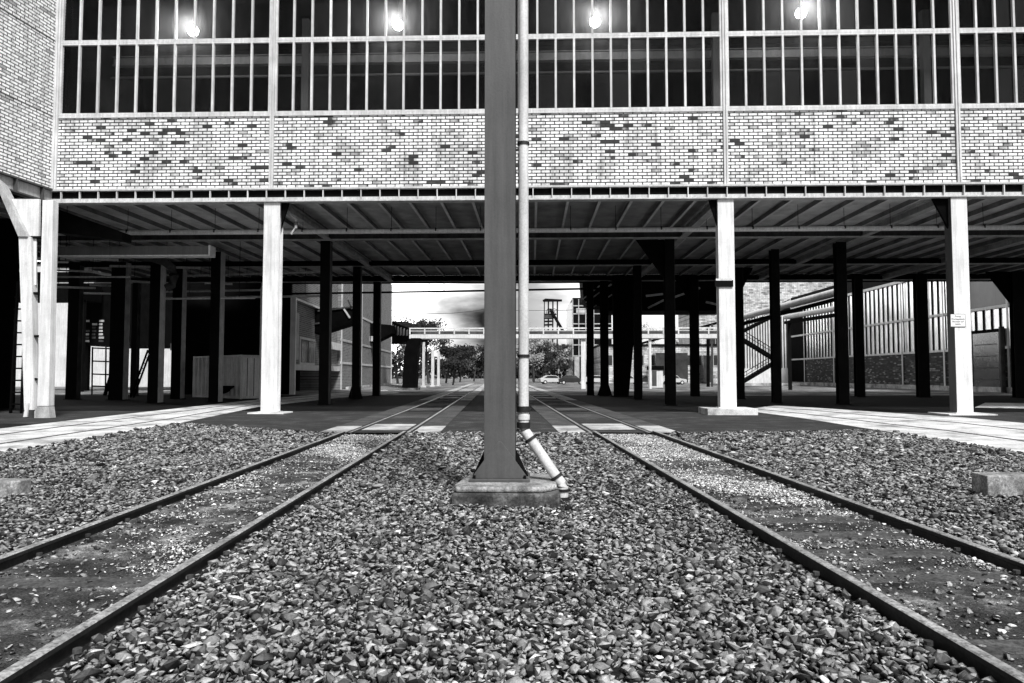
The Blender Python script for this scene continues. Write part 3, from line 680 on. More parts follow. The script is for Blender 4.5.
# dark duct slanting above it
T = thing('overhead_duct', (X(90,yd), yd+1, 6), 'black boxy duct under the soffit beside the trestle', 'duct')
mb = MB(); y2 = YF+1.2; mb.prism([P(54,208,y2), P(122,232,y2), P(122,240,y2), P(54,232,y2)], (0,.7,0)); mb.build('duct_body', dark_steel, T)
# bent duct
yb_ = rows[1]+.8
T = thing('bent_duct', (X(165,yb_), yb_, 4), 'dark round duct bending down beside a left column', 'duct')
mb = MB(); mb.tube([P(136,255,yb_), P(152,258,yb_), P(165,262,yb_), P(172,268,yb_), P(174.5,276,yb_), P(172,285,yb_), P(167,288,yb_)], .22, 14); mb.build('duct_run', edge_steel, T, 0, True)
for p_ in ((150,257.5),(174,275)):
    q = P(*p_, yb_); mb = MB(); mb.sphere(q, .25, 12, 6, .5); mb.build('duct_collar', dark_steel, T)
hl = [(52,262,68,262,30),(52,270,100,272,33),(55,277,130,277,36),(130,281,160,283,40),(52,287,95,288,42),(165,298,330,296,45),(150,299,255,298,38),(90,285,120,286,44),(205,283,232,284,42),(56,246,150,249,38),(60,259,118,260,34),(70,293,128,294,46),(160,292,262,290,47),(180,276,320,272,45),(110,266,200,268,41)]
labs = ['thin pale pipe nearest the trestle top','thin pipe second below the box duct','thin pale pipe third below the box duct','short pale pipe end beside the bent duct','pale pipe above the bright left gap','thin pale pipe running over the container','thin dark pipe behind the left columns','short pale pipe between the left columns','short pale pipe over the container end','pale pipe just under the box duct','short thin pipe left of the bent duct','lowest thin pipe above the dark tiny-windowed gallery','thin pipe lowest above the container','long thin pipe passing behind the white left column','thin pipe crossing just under the bent duct']
for (a, b_, c, d, yy), lab in zip(hl, labs):
    p, q = P(a, b_, yy), P(c, d, yy); T = thing('ceiling_pipe', p, lab, 'pipe', 'pipes')
    mb = MB(); mb.tube([p, q], .05 if yy < 40 else .07, 8); mb.build('pipe_run', frame_paint, T, 0, True)
    mb = MB()
    for t in (.15, .85):
        r = p.lerp(q, t); mb.tube([r, (r.x, r.y, zs)], .015, 6)
    mb.build('hanger', dark_steel, T)
# little drain with elbow by the left white column
yy = YF+.5; T = thing('drain_elbow', (X(290,yy),yy,5), 'small drain elbow tucked behind the top of the white left column', 'pipe', 'pipes')
mb = MB(); mb.tube([P(284,206,yy),P(286,212,yy),P(292,216,yy),P(296,220,yy),P(296,228,yy),P(291,234,yy)], .06, 10); mb.build('pipe_run', cream_steel, T, 0, True)
mb = MB(); mb.tube([P(296,222,yy),P(296,225,yy)], .09, 10); mb.build('pipe_collar', edge_steel, T)
# band and lamp on the padded column
yy = YF-.13; T = thing('column_clamp', (X(725,yy),yy,Z(285,yy)), 'dark metal clamp round the white padded column', 'clamp')
mb = MB(); mb.box(X(716,yy), X(734.5,yy), yy-.03, yy+.02, Z(287.5,yy), Z(281,yy)); mb.build('band', dark_steel, T, .005)
mb = MB(); mb.box(X(717,yy), X(733,yy), yy-.045, yy-.031, Z(281.5,yy), Z(279.5,yy)); mb.build('lip', frame_paint, T)

# dark gallery filling the right rear under the hall
yy = YB+2
T = thing('bunker_gallery', (X(680,yy), yy, 5), 'black overhead bunker gallery behind the right columns', 'gallery')
mb = MB(); mb.box(X(608,yy), X(742,yy), yy, yy+4, Z(311,yy), Z(276,yy)); mb.build('body', black_m, T)
for k, (a, b_, c, d) in enumerate(((648,308,664,300),(672,298,700,288),(706,302,735,309),(646,296,663,294))):
    mb = MB(); mb.bar(P(a,b_,yy-.15), P(c,d,yy-.15), .1, .16); mb.build('brace', cream_steel, T)

yy = YB+1
T = thing('lean_canopy', (X(590,yy), yy, 6), 'small black canopy with slanting pale struts over the yard edge', 'canopy')
mb = MB(); mb.prism([P(582,278,yy), P(625,278,yy), P(625,306,yy), P(590,306,yy), P(583.5,299,yy)], (0,3,0)); mb.build('body', black_m, T)
for a, b_, c, d in ((583,299,602,284),(586,302.5,611,284),(589.5,310,596.5,305),(604,300,613,294),(609,286,618,281)):
    mb = MB(); mb.bar(P(a,b_,yy-.12), P(c,d,yy-.12), .08, .1); mb.build('strut', frame_paint, T)
# horizontal pipe beyond the rear edge
yy = YB+.8; T = thing('service_pipe', P(440,291,yy), 'thin black service pipe crossing the open gap below the ceiling', 'pipe', 'pipes')
mb = MB(); mb.tube([P(275,294,yy),P(440,291.5,yy),P(600,288.5,yy)], .075, 8); mb.build('pipe_run', black_m, T)
for a in (429, 444):
    p = P(a, 291.6, yy); mb = MB(); mb.tube([p, (p.x, p.y, Z(270,yy))], .02, 6); mb.build('hanger', black_m, T)

# ================================================================ LEFT BACKGROUND
# shipping container
p0 = G(240, 399.5); th = R_(38); ax_ = Vector((-math.cos(th), math.sin(th), 0)); ay_ = Vector((math.sin(th), math.cos(th), 0)); ch = 2.75; cl = 6.1; cwd = 2.44
T = thing('shipping_container', p0, 'grey corrugated shipping container with pale doors behind the left columns', 'container')
def cp(a, c, z): v = p0+ax_*a+ay_*c; return Vector((v.x, v.y, z))
mb = MB(); nc = 44; prev = None; line = []
for i in range(nc+1):
    t = .15+(cl-.3)*i/nc; d = .09 if i % 4 in (1, 2) else 0
    line.append((t, d))
for i in range(nc): (t0,d0),(t1,d1) = line[i], line[i+1]; mb.quad([cp(t0,d0,.18), cp(t1,d1,.18), cp(t1,d1,ch-.15), cp(t0,d0,ch-.15)])
mb.build('corrugated_side', cont_m, T)
mb = MB(); mb.prism([cp(.05,.11,.17), cp(cl-.05,.11,.17), cp(cl-.05,cwd-.05,.17), cp(.05,cwd-.05,.17)], (0,0,ch-.2)); mb.build('body', cont_m, T)
mb = MB()
for a in (0, cl-.12):
    for c in (0, cwd-.12): mb.prism([cp(a,c,.02), cp(a+.12,c,.02), cp(a+.12,c+.12,.02), cp(a,c+.12,.02)], (0,0,ch-.02))
for z_ in (.04, ch-.14):
    mb.prism([cp(.122,-.004,z_), cp(cl-.122,-.004,z_), cp(cl-.122,.1,z_), cp(.122,.1,z_)], (0,0,.13)); mb.prism([cp(-.004,.122,z_), cp(-.004,cwd-.122,z_), cp(.1,cwd-.122,z_), cp(.1,.122,z_)], (0,0,.13))
mb.build('frame', cont_m, T)
for k in (0, 1):
    c0_ = .13+k*1.1; mb = MB(); mb.prism([cp(.04,c0_,.18), cp(.04,c0_+1.08,.18), cp(-.01,c0_+1.08,.18), cp(-.01,c0_,.18)], (0,0,ch-.34)); D = mb.build('door', cont_door, T, .005)
    for q in (.3, .75):
        mb = MB(); mb.tube([cp(-.04,c0_+q,.2), cp(-.04,c0_+q,ch-.2)], .02, 8); o = mb.build('lock_rod', edge_steel, T)
# rubble tub beside the container
g = G(219, 398); T = thing('tipper_tub', g, 'small black tipping tub in front of the container', 'skip')
mb = MB(); ya = g.y-3; mb.prism([P(213,386,ya), P(230,386,ya), P(219,393,ya), P(213,395,ya)], (0,1.2,0)); mb.build('tub', black_m, T)
mb = MB(); mb.bar(P(218,392,ya+.3), Vector((P(221,392,ya).x, ya+.3, 0)), .08, .08); mb.bar(P(215,394,ya+.9), Vector((P(212,392,ya).x, ya+.9, 0)), .08, .08); mb.build('stand', dark_steel, T)
# bright far building seen through the left gaps
def face_building(name, px0_, px1_, ytop, Y, mt, lab, depth=12, winrows=(), wn_=4, wmat=darkglass_m, zroof=None, cat='building'):
    x0, x1 = X(px0_, Y), X(px1_, Y); zt_ = Z(ytop, Y)
    T = thing(name, ((x0+x1)/2, Y, 0), lab, cat)
    MB().box(x0, x1, Y, Y+depth, 0, zt_).build('wall', mt, T)
    MB().box(x0-.2, x1+.2, Y-.25, Y+depth, zt_, zt_+.3).build('roof', dark_steel, T)
    for z0, z1 in winrows:
        for k in range(wn_):
            a = x0+(x1-x0)*(k+.22)/wn_; c = x0+(x1-x0)*(k+.78)/wn_
            w_ = MB(); w_.box(a-.08, c+.08, Y-.06, Y-.003, z0-.08, z0); w_.box(a-.08, c+.08, Y-.06, Y-.003, z1, z1+.08); w_.box(a-.08, a, Y-.06, Y-.003, z0, z1); w_.box(c, c+.08, Y-.06, Y-.003, z0, z1); w_.box((a+c)/2-.04, (a+c)/2+.04, Y-.05, Y-.003, z0, z1)
            w_.build('window', frame_paint, T)
            MB().box(a+.002, (a+c)/2-.042, Y-.03, Y-.004, z0+.002, z1-.002).build('pane', wmat, T); MB().box((a+c)/2+.042, c-.002, Y-.03, Y-.004, z0+.002, z1-.002).build('pane', wmat, T)
    return T
face_building('pale_warehouse', -60, 205, 262, 88, warehouse_m, 'bright plain warehouse seen through the gaps on the far left', 15)
for a_, b2, y_, lab_ in ((-70,79,(270,298),'black overhead conveyor housing at the far left'),):
    T = thing('conveyor_housing', (X(5,62),62,5), lab_, 'gallery'); MB().box(X(a_,62), X(b2,62), 62, 65, Z(y_[1],62), Z(y_[0],62)).build('body', black_m, T)
    for q in (-40, 76): MB().box(X(q,62)-.2, X(q,62)+.2, 62.5, 62.9, 0, Z(y_[1],62)-.002).build('post', dark_steel, T)
T = thing('shed_wall', (X(-60,31),31,0), 'black shed wall closing off the far left under the wing', 'wall'); MB().box(X(-170,31), X(11,31), 31, 31.3, 0, Z(215,31)).build('wall_body', black_m, T)
yy = 66
T = thing('raised_gallery', (X(180,yy), yy, 5), 'dark raised gallery with tiny windows behind the left columns', 'gallery')
MB().box(X(82,yy), X(300,yy), yy, yy+8, Z(345,yy), Z(245,yy)).build('body', black_m, T)
MB().box(X(170,yy), X(300,yy), yy-.1, yy-.003, Z(350,yy), Z(343,yy)).build('lower_band', edge_steel, T)
for r in range(7):
    for c in range(3):
        if random.random() < .75: MB().box(X(84+c*7,yy), X(89+c*7-random.random()*2,yy), yy-.05, yy-.003, Z(321+r*3.4,yy), Z(319+r*3.4,yy)).build('pane', edge_steel if random.random() < .6 else cream_steel, T)
for px in (84, 150, 190, 235, 296):
    MB().box(X(px,yy)-.2, X(px,yy)+.2, yy+.2, yy+.6, 0, Z(345,yy)-.002).build('post', dark_steel, T)
MB().box(X(175,yy), X(300,yy), yy+5, yy+5.2, 0, Z(346,yy)).build('rear_wall', dark_steel, T)
# maintenance steps with railing
yy = 52; T = thing('access_steps', (X(100,yy),yy,0), 'black steel steps with four-rail guard against the bright gap', 'steps')
for y_ in (348,361,374,386):
    mb = MB(); mb.bar(P(92,y_,yy), P(113,y_+.8,yy), .08, .10); mb.build('guard_rail', black_m, T)
for a in (92.5, 106, 113):
    mb = MB(); mb.bar(P(a,347,yy), Vector((X(a,yy),yy,0)), .08, .08); mb.build('post', black_m, T)
mb = MB(); mb.bar(P(104,398,yy-.5), P(114,366,yy-.5), .1, .25); mb.build('stringer', black_m, T)
T = thing('leaning_ladder', G(133,398), 'black ladder leaning up beside a narrow left column', 'ladder')
yy = 46
for dx in (0, 3):
    mb = MB(); mb.bar(Vector((X(131+dx,yy),yy,0)), P(148+dx,350,yy), .08, .1); mb.build('rail', black_m, T)
for k in range(9):
    t = (k+.5)/9; a = Vector((X(131,yy),yy,0)).lerp(P(148,350,yy), t); c = Vector((X(134,yy),yy,0)).lerp(P(151,350,yy), t); mb = MB(); mb.bar(a, c, .05, .05); mb.build('rung', black_m, T)
T = thing('standpipe', (X(261,40),40,0), 'slender pale standpipe left of the white left column', 'pipe', 'pipes')
mb = MB(); mb.tube([(X(261,40),40,0),(X(261,40),40,Z(288,40)),P(263,283,40),P(272,281,40)], .10, 10); mb.build('pipe_run', pipe_m, T, 0, True)
mb = MB(); mb.tube([(X(261,40),40,0),(X(261,40),40,.1)], .22, 10); mb.build('foot_flange', cream_steel, T)

# brick workshop receding on the left
bd = ray(482, 375); bd = Vector((bd.x, bd.y, 0)).normalized(); B0 = G(293.5, 394.5); bn = Vector((-bd.y, bd.x, 0))
def bs(px):    # distance along the wall that shows at column px
    d = ray(px, 375); # solve B0 + bd*s = d*t
    det = bd.x*(-d.y)-bd.y*(-d.x); return ((-B0.x)*(-d.y)-(-B0.y)*(-d.x))/det
def bp(s, o_=0, z=0): v = B0+bd*s+bn*o_; return Vector((v.x, v.y, z))
def bz(px, py):
    p = bp(bs(px)); dist = p.dot(fh); return H+dist*((341.5-py)/F_*math.cos(PITCH)+math.sin(PITCH))/(math.cos(PITCH)-(341.5-py)/F_*math.sin(PITCH))
T = thing('brick_workshop', bp(20), 'grey brick workshop with pale steel framing receding on the left of the yard', 'building'); WS = T
def bbox(s0_, s1_, o0, o1, z0, z1, nm, mt):
    mb = MB(); mb.prism([bp(s0_,o0,z0), bp(s1_,o0,z0), bp(s1_,o1,z0), bp(s0_,o1,z0)], (0,0,z1-z0)); return mb.build(nm, mt, WS)
s_a, s_b, s_c = 0, bs(340), bs(391.5); ztw = 16
zl = [0, bz(350,363.5), bz(350,342), bz(361,317.5), ztw]
print('workshop', s_a, s_b, s_c, zl)
bbox(s_b, s_c, 0, 6, 0, ztw, 'brick_wall', brick_far)
for z_ in zl[1:4]: bbox(s_b, s_c, -.07, -.003, z_-.12, z_+.12, 'rail_band', frame_paint)
for px in (341, 361, 374.5, 391): q = bs(px); bbox(q-.25, q+.12, -.1, -.004, 0, ztw-.2, 'frame_post', frame_paint)
bbox(s_b+2, s_c, -.5, -.2, 0, .25, 'plinth', slab_m)
# recessed front part with beam, opening and windows
zo = bz(305, 366); bbox(.2, s_b-.01, 0, .4, zo-.35, zo+.1, 'floor_beam', frame_paint)
bbox(.2, s_b-.01, .3, .6, zo+.102, ztw, 'upper_wall', brick_far)
bbox(.2, s_b-.01, 5.5, 5.8, 0, zo-.36, 'rear_wall', black_m)
q0, q1 = bs(302), bs(317); w_ = bbox(q0, q1, .2, .29, zo+.12, bz(305,337), 'window', frame_paint)
bbox(q0+.4, (q0+q1)/2-.1, .15, .19, zo+.3, bz(305,337)-.2, 'pane', darkglass_m); bbox((q0+q1)/2+.1, q1-.3, .15, .19, zo+.3, bz(305,337)-.2, 'pane', darkglass_m)
bbox(bs(295), bs(301), .2, .29, zo+.5, bz(297,312), 'pale_panel', cream_steel)
bbox(-.1, .19, -.1, .3, 0, bz(293,297), 'corner_post', white_paint)
bbox(bs(322), bs(339), -.2, .2, bz(330,349), bz(330,342), 'ledge', white_paint)
bbox(0, s_b-.02, -.05, .29, bz(293,299), bz(293,297), 'cornice', frame_paint)
mb = MB(); mb.prism([bp(.19,.3,0), bp(.19,9,0), bp(.5,9,0), bp(.5,.3,0)], (0,0,ztw)); mb.build('end_wall', black_m, WS)
# chute sticking out of the workshop
T = thing('conveyor_chute', bp(bs(325), -1, 5), 'battered dark conveyor chute jutting from the brick workshop', 'chute')
yy = bp(bs(325)).y-3
mb = MB(); mb.prism([P(302,303,yy), P(318,309,yy), P(352,306.5,yy), P(353,322,yy), P(318,333,yy), P(303,336,yy)], (0,2.5,0)); mb.build('trough', black_m, T)
for a, b_, c, d in ((303,305,318,311),(318,311,352,307),(312,324,320,323),(344,309,350,318),(348,300,352,309)):
    mb = MB(); mb.bar(P(a,b_,yy-.1), P(c,d,yy-.1), .12, .14); mb.build('brace', edge_steel if a != 344 else frame_paint, T)
mb = MB(); mb.bar(P(330,330,yy+1), Vector((X(330,yy+1),yy+1,0)), .2, .2); mb.build('support', dark_steel, T)
T = thing('conveyor_chute', bp(bs(370), -1, 5), 'second smaller dark chute further along the brick workshop', 'chute')
yy = bp(bs(372)).y-2
mb = MB(); mb.prism([P(361,322,yy), P(391,325,yy), P(392,333,yy), P(376,341,yy), P(361,344,yy)], (0,3,0)); mb.build('trough', black_m, T)
for a in (367, 371): MB().box(X(a,yy), X(a+3,yy), yy-.1, yy-.003, Z(341,yy), Z(336,yy)).build('pane', frame_paint, T)
mb = MB(); mb.bar(P(370,342,yy+1.5), Vector((X(370,yy+1.5),yy+1.5,0)), .25, .25); mb.build('support', dark_steel, T)

# ================================================================ FOOTBRIDGE BEYOND
yy = 76.0
T = thing('footbridge', (X(500,yy),yy,0), 'white railed pipe bridge crossing high over the yard', 'bridge')
zd0, zd1, zr = Z(338.3,yy), Z(334.2,yy), Z(327.6,yy); xa, xb = X(409,yy), X(735,yy)
MB().box(xa, xb, yy, yy+1.8, zd0, zd1).build('deck', white_paint, T)
mb = MB(); mb.box(xa, xb, yy-.05, yy+.05, zr-.14, zr); mb.build('handrail', white_paint, T)
mb = MB(); mb.box(xa, xb, yy-.04, yy+.04, (zr+zd1)/2-.04, (zr+zd1)/2+.06); mb.build('mid_rail', frame_paint, T)
x = xa
while x < xb:
    MB().box(x, x+.14, yy-.045, yy+.045, zd1+.002, zr-.142).build('rail_post', white_paint, T); x += 1.62
mb = MB(); mb.box(xa, xb, yy+1.7, yy+1.78, zd1+.01, zr-.2); mb.build('pipe_bundle', edge_steel, T)
MB().box(X(581.5,yy), X(586,yy), yy+.3, yy+.9, 0, zd0-.002).build('pillar', white_paint, T)
MB().box(X(650,yy), X(652,yy), yy+.3, yy+.9, 0, zd0-.002).build('pillar', white_paint, T)
yp2 = 70; T = thing('bridge_pier', (X(411,yp2),yp2,0), 'black curved pier under the left end of the footbridge', 'pier')
mb = MB(); mb.prism([P(402,389,yp2), P(404,352,yp2), P(407,341,yp2), P(411,338,yp2), P(420,338,yp2), P(418,345,yp2), P(416,389,yp2)], (0,1.2,0)); mb.build('shaft', black_m, T)
MB().box(X(400,yp2), X(418,yp2), yp2-.3, yp2+1.5, 0, .2).build('base', concrete_dark, T)
# glazed link bridge between the workshop and the footbridge
T = thing('link_gallery', P(400,330,84), 'dark windowed link gallery joining the workshop to the footbridge', 'gallery')
g0, g1 = bp(s_c, -.2), P(409,330,80)
g0 = Vector((g0.x, g0.y, 0)); g1 = Vector((g1.x, g1.y, 0)); gz = Z(342,82), Z(321,88)
g0 = Vector((X(391.5,99),99,0)); g1 = Vector((X(409,79),79,0))
mb = MB(); mb.prism([g0+UZ*Z(344,99), g1+UZ*Z(341,79), g1+UZ*Z(328,79), g0+UZ*Z(321,99)], (2,1,0)); mb.build('body', black_m, T)
for k in range(6):
    t0, t1 = (k+.25)/6, (k+.7)/6; a, c = g0.lerp(g1, t0), g0.lerp(g1, t1); zz0, zz1 = 1.5+99*.052, 1.5+88*.055
    a2 = Vector((-.06,-.05,0)); z0a = Z(335,99)*(1-t0)+Z(336,79)*t0; z1a = Z(325,99)*(1-t0)+Z(331,79)*t0
    MB().prism([a+a2+UZ*z0a, c+a2+UZ*z0a, c+a2+UZ*z1a, a+a2+UZ*z1a], (.05,.045,0)).build('pane', cream_steel, T)

# posts and shed left of the far tracks
for k, (px, w_, yt, lab) in enumerate(((423,1.6,341,'pale thin post by the bridge pier'),(432,2,350,'pale short post left of the far tracks'),(438,1.6,352,'pale thin post next to the short one'))):
    yy = 84+k*5; T = thing('yard_post', (X(px,yy),yy,0), lab, 'post', 'yard posts')
    MB().box(X(px,yy)-.1, X(px+w_,yy), yy, yy+.25, 0, Z(yt,yy)).build('shaft', frame_paint, T); MB().box(X(px,yy)-.25, X(px+w_,yy)+.15, yy-.15, yy+.4, 0, .2).build('foot', concrete_m, T)
# ================================================================ RIGHT BACKGROUND
T = face_building('pale_brick_block', 700, 860, 232, 140, brick_pale_far, 'tall pale brick block beyond the zigzag stair', 20, ((6,9),), 5)
T = face_building('factory_row', 600, 742, 346, 125, brick_pale_far, 'low pale factory row with dark windows behind the right columns', 20, ((3.2,5.0),), 9)
yy = 122
for a, c, d in ((656,671,334),(675,688,341),(704,712,336)):
    MB().box(X(a,yy), X(c,yy), yy, yy+2.9, 0.2, Z(353 if a != 704 else 356,yy)).build('loading_door', darkglass_m, T)
# kiosk
yk = 84; T = thing('switch_cabinet', (X(656,yk),yk,0), 'small white cabinet with dark top near the right columns', 'cabinet')
MB().box(X(650,yk), X(663,yk), yk, yk+1.5, 0, Z(370,yk)).build('body', white_paint, T); MB().box(X(649,yk), X(664,yk), yk-.1, yk+1.6, Z(370,yk)+.002, Z(366,yk)).build('cap', black_m, T); MB().box(X(652,yk), X(656.5,yk), yk-.04, yk-.003, .2, Z(371,yk)).build('door', mid_steel, T)
# steel-framed tower
yt_ = 140
T = thing('framed_tower', (X(583,yt_),yt_,0), 'dark glazed tower with pale frame grid right of the winding tower', 'building')
zt_ = Z(298,yt_); MB().box(X(573,yt_), X(612,yt_), yt_, yt_+14, 0, zt_).build('wall', dark_steel, T)
mb = MB(); mb.prism([(X(573,yt_),yt_,0),(X(568.5,yt_+6),yt_+6,0),(X(568.5,yt_+6),yt_+14,0),(X(573,yt_),yt_+14,0)], (0,0,zt_-.8)); mb.build('side_wall', mid_steel, T)
for y_ in (306,314,324,334,345,356): MB().box(X(572,yt_), X(612,yt_), yt_-.15, yt_-.003, Z(y_+.5,yt_), Z(y_-.5,yt_)).build('frame_rail', cream_steel, T)
for px in (573,579,586,594,603): MB().box(X(px-.5,yt_), X(px+.4,yt_), yt_-.3, yt_-.153, 0, zt_-.3).build('frame_post', cream_steel, T)
MB().box(X(576.5,yt_), X(586,yt_), yt_-.12, yt_-.002, Z(313,yt_), Z(308.5,yt_)).build('pale_panel', frame_paint, T)
MB().box(X(574,yt_), X(578,yt_), yt_-2, yt_-.5, 0, Z(357,yt_)).build('door_leaf', cream_steel, T)
# winding tower
yw = 230
T = thing('winding_tower', (X(552,yw),yw,0), 'distant dark colliery winding tower above the footbridge', 'tower')
kw = .45
for a in (544,548,552.5,557): 
    mb = MB(); mb.bar((X(a,yw),yw,0), P(a+.4,301,yw), kw if a != 544 else .3, kw); mb.build('leg', dark_steel, T)
for a, c, y_ in ((543,561,301),(544,556,314.5),(544,556,318),(544,552,321.5),(544,552,325)):
    mb = MB(); mb.bar(P(a,y_,yw-.5), P(c,y_-.3,yw-.5), .5, .55); mb.build('platform_beam', dark_steel, T)
MB().box(X(544,yw), X(553,yw), yw-1, yw+3, Z(318.5,yw), Z(315,yw)).build('engine_floor', edge_steel, T)
for a in (549.5, 554):
    mb = MB(); c_ = P(a,312,yw)
    for k in range(14):
        t0, t1 = 2*math.pi*k/14, 2*math.pi*(k+1)/14; mb.bar(c_+Vector((math.cos(t0)*1.1,0,math.sin(t0)*1.1)), c_+Vector((math.cos(t1)*1.1,0,math.sin(t1)*1.1)), .15, .2, (0,1,0))
    for k in range(4): t0 = math.pi*k/4; mb.bar(c_-Vector((math.cos(t0),0,math.sin(t0))), c_+Vector((math.cos(t0),0,math.sin(t0))), .1, .1, (0,1,0))
    mb.build('sheave_wheel', dark_steel, T)
mb = MB(); mb.bar(P(550,309,yw-1), P(563,331,yw-1), .7, .9); mb.build('raking_strut', dark_steel, T)
mb = MB(); mb.tube([P(543,301,yw), P(545.5,299.5,yw), P(562,300.5,yw)], .35, 8); mb.build('cap_rail', dark_steel, T)
# overhead wires
for pts_, yy, lab in (([(391,310.5),(412,312.5),(432,313.6),(452,313.2),(470,311.5),(500,307)], 110, 'thin sagging wire across the sky left of the centre column'), ([(505,310.5),(560,310.4),(600,309)], 130, 'thin wire across the sky right of the centre column')):
    mb = MB(); mb.tube([P(a, c, yy) for a, c in pts_], .045, 6); o = mb.build('overhead_wire', edge_steel); tag(o, lab, 'wire', 'overhead wires')
    o.data.update()
# workshop with striped glazing on the right
R0, R1 = G(790, 384.6), G(1075, 395.0)
rd = (R1-R0).normalized(); rn = Vector((-rd.y, rd.x, 0)); RL = (R1-R0).length
def rs(px):
    d = ray(px, 375); det = rd.x*(-d.y)-rd.y*(-d.x); return ((-R0.x)*(-d.y)-(-R0.y)*(-d.x))/det
def rp(s, o_=0, z=0): v = R0+rd*s+rn*o_; return Vector((v.x, v.y, z))
def rz(px, py):
    p = rp(rs(px)); dist = p.dot(fh); v = (341.5-py)/F_
    return H+dist*(v*math.cos(PITCH)+math.sin(PITCH))/(math.cos(PITCH)-v*math.sin(PITCH))
T = thing('glazed_workshop', rp(RL/2), 'workshop with dark brick base and tall striped glazing behind the right columns', 'building'); RW = T
def rbox(s0_, s1_, o0, o1, z0, z1, nm, mt):
    mb = MB(); mb.prism([rp(s0_,o0,z0), rp(s1_,o0,z0), rp(s1_,o1,z0), rp(s0_,o1,z0)], (0,0,z1-z0)); return mb.build(nm, mt, RW)
zsill, zmid, ztp = rz(910,353), rz(915,319), rz(904,283)
print('right', RL, zsill, zmid, ztp, R0, R1)
rbox(0, RL, 0, .5, 0, zsill-.1, 'brick_base', brick_low)
rbox(0, RL, .35, 9, zsill-.098, ztp+2, 'hall_body', dark_steel)
rbox(0, RL, -.3, -.05, -.01, .45, 'kerb', slab_m)
rbox(0, RL, -.12, .12, zsill-.1, zsill+.12, 'sill', frame_paint)
rbox(0, RL, -.12, .12, zmid-.12, zmid+.12, 'mid_rail', frame_paint)
rbox(0, RL, -.15, .2, ztp, ztp+.3, 'eaves', frame_paint)
edges = [rs(p) for p in (791, 805.5, 835, 862, 904, 927, 946, 968, 1011)]+[RL]
for i, q in enumerate(edges[:-1]): rbox(q-.12, q+.12, -.16, -.122, .4, ztp, 'frame_post', frame_paint)
for i in range(1, len(edges)-1):
    q0, q1 = edges[i]+.13, edges[i+1]-.13
    for z0, z1 in ((zsill+.13, zmid-.13), (zmid+.13, ztp-.01)):
        if i == 7 and z0 > zmid: rbox(q0, q1, .1, .3, z0, z1, 'cladding_panel', mid_steel); continue
        rbox(q0, q1, .12, .2, z0, z1, 'pane', glassy_m)
        nm_ = max(3, int((q1-q0)/.95))
        for k in range(1, nm_): q = q0+(q1-q0)*k/nm_; rbox(q-.065, q+.065, .02, .11, z0, z1, 'glazing_bar', dark_steel)
rbox(edges[0]+.1, edges[1]-.1, -.05, .3, 0, ztp-.1, 'dark_doorway', black_m)
# panelled door on the far right
q0, q1 = rs(977), rs(1003); zdo = rz(990, 333)
rbox(q0-.3, q1+.3, -.2, .1, 0, zdo+.3, 'door_frame', black_m)
D = rbox(q0, q1, -.28, -.21, .1, zdo, 'door', darkglass_m)
for k in range(1, 5): rbox(q0+.25, q1-.25, -.31, -.282, .1+(zdo-.1)*k/5-.05, .1+(zdo-.1)*k/5+.03, 'door_rail', edge_steel)
rbox(rs(1004), rs(1005.2), -.3, -.18, 0, zdo+.1, 'door_post', frame_paint)
mb = MB(); mb.tube([rp(rs(1009),-.5,0), rp(rs(1009),-.5,zdo+.4)], .2, 10); mb.build('downpipe', edge_steel, RW, 0, True)
# pale sloping pipes up to the hall
for (a, b_, c, d, yy, r_, lab) in ((736,319,842,290,70,.30,'thick white pipe rising to the right above the zigzag stair'), (786,317,842,307.5,72,.26,'second white pipe rising below the thick one')):
    p, q = P(a,b_,yy), P(c,d,yy-10); T = thing('sloping_pipe', p, lab, 'pipe', 'pipes'); mb = MB(); mb.tube([p,q], r_, 12); mb.build('pipe_run', white_paint, T, 0, True)
    mb = MB(); o2 = Vector((0,.1,-r_*2.2)); mb.bar(p+o2, q+o2, .3, .3); mb.build('carrier_beam', black_m, T)
    mb = MB(); r = p.lerp(q,.06); mb.bar(r+o2, Vector((r.x,r.y,0)), .3, .3); mb.build('support', dark_steel, T)
T = thing('sloping_pipe', P(641,343,90), 'thin dark pipe climbing to the right behind the black columns', 'pipe', 'pipes'); mb = MB(); mb.tube([P(641,343.5,90), P(735,318,90)], .14, 8); mb.build('pipe_run', black_m, T)
for a, y_ in ((708,325),(712,324)): mb = MB(); mb.bar(P(a,y_,90), Vector((X(a,90),90,0)), .35 if a == 708 else .2, .3); mb.build('support', black_m if a == 708 else edge_steel, T)
# zigzag stair
yz = 92
T = thing('zigzag_stair', (X(758,yz),yz,0), 'black steel zigzag staircase right of the white padded column', 'stairs')
flights = [((740,384),(777,362)), ((777,360),(738,336)), ((738,334),(790,308))]
for k, ((a,b_),(c,d)) in enumerate(flights):
    p, q = P(a,b_,yz+k*.5), P(c,d,yz+k*.5)
    mb = MB(); mb.bar(p, q, .15, .42, (0,0,1)); mb.build('stringer', black_m, T)
    mb = MB(); mb.bar(p+Vector((0,1.1,0)), q+Vector((0,1.1,0)), .15, .42); mb.build('stringer', black_m, T)
    mb = MB(); mb.bar(p+UZ*1.15, q+UZ*1.15, .07, .09); mb.bar(p+UZ*.7, q+UZ*.7, .05, .06); mb.build('handrail', black_m, T)
    for i in range(13):
        t = (i+.5)/13; r = p.lerp(q, t); mb = MB(); mb.box(r.x-.16, r.x+.16, r.y+.08, r.y+1.02, r.z+.12, r.z+.17); mb.build('tread', edge_steel, T)
    for i in range(7):
        t = (i+.3)/7; r = p.lerp(q, t); mb = MB(); mb.box(r.x-.03, r.x+.03, r.y-.03, r.y+.03, r.z+.2, r.z+1.1); mb.build('baluster', black_m, T)
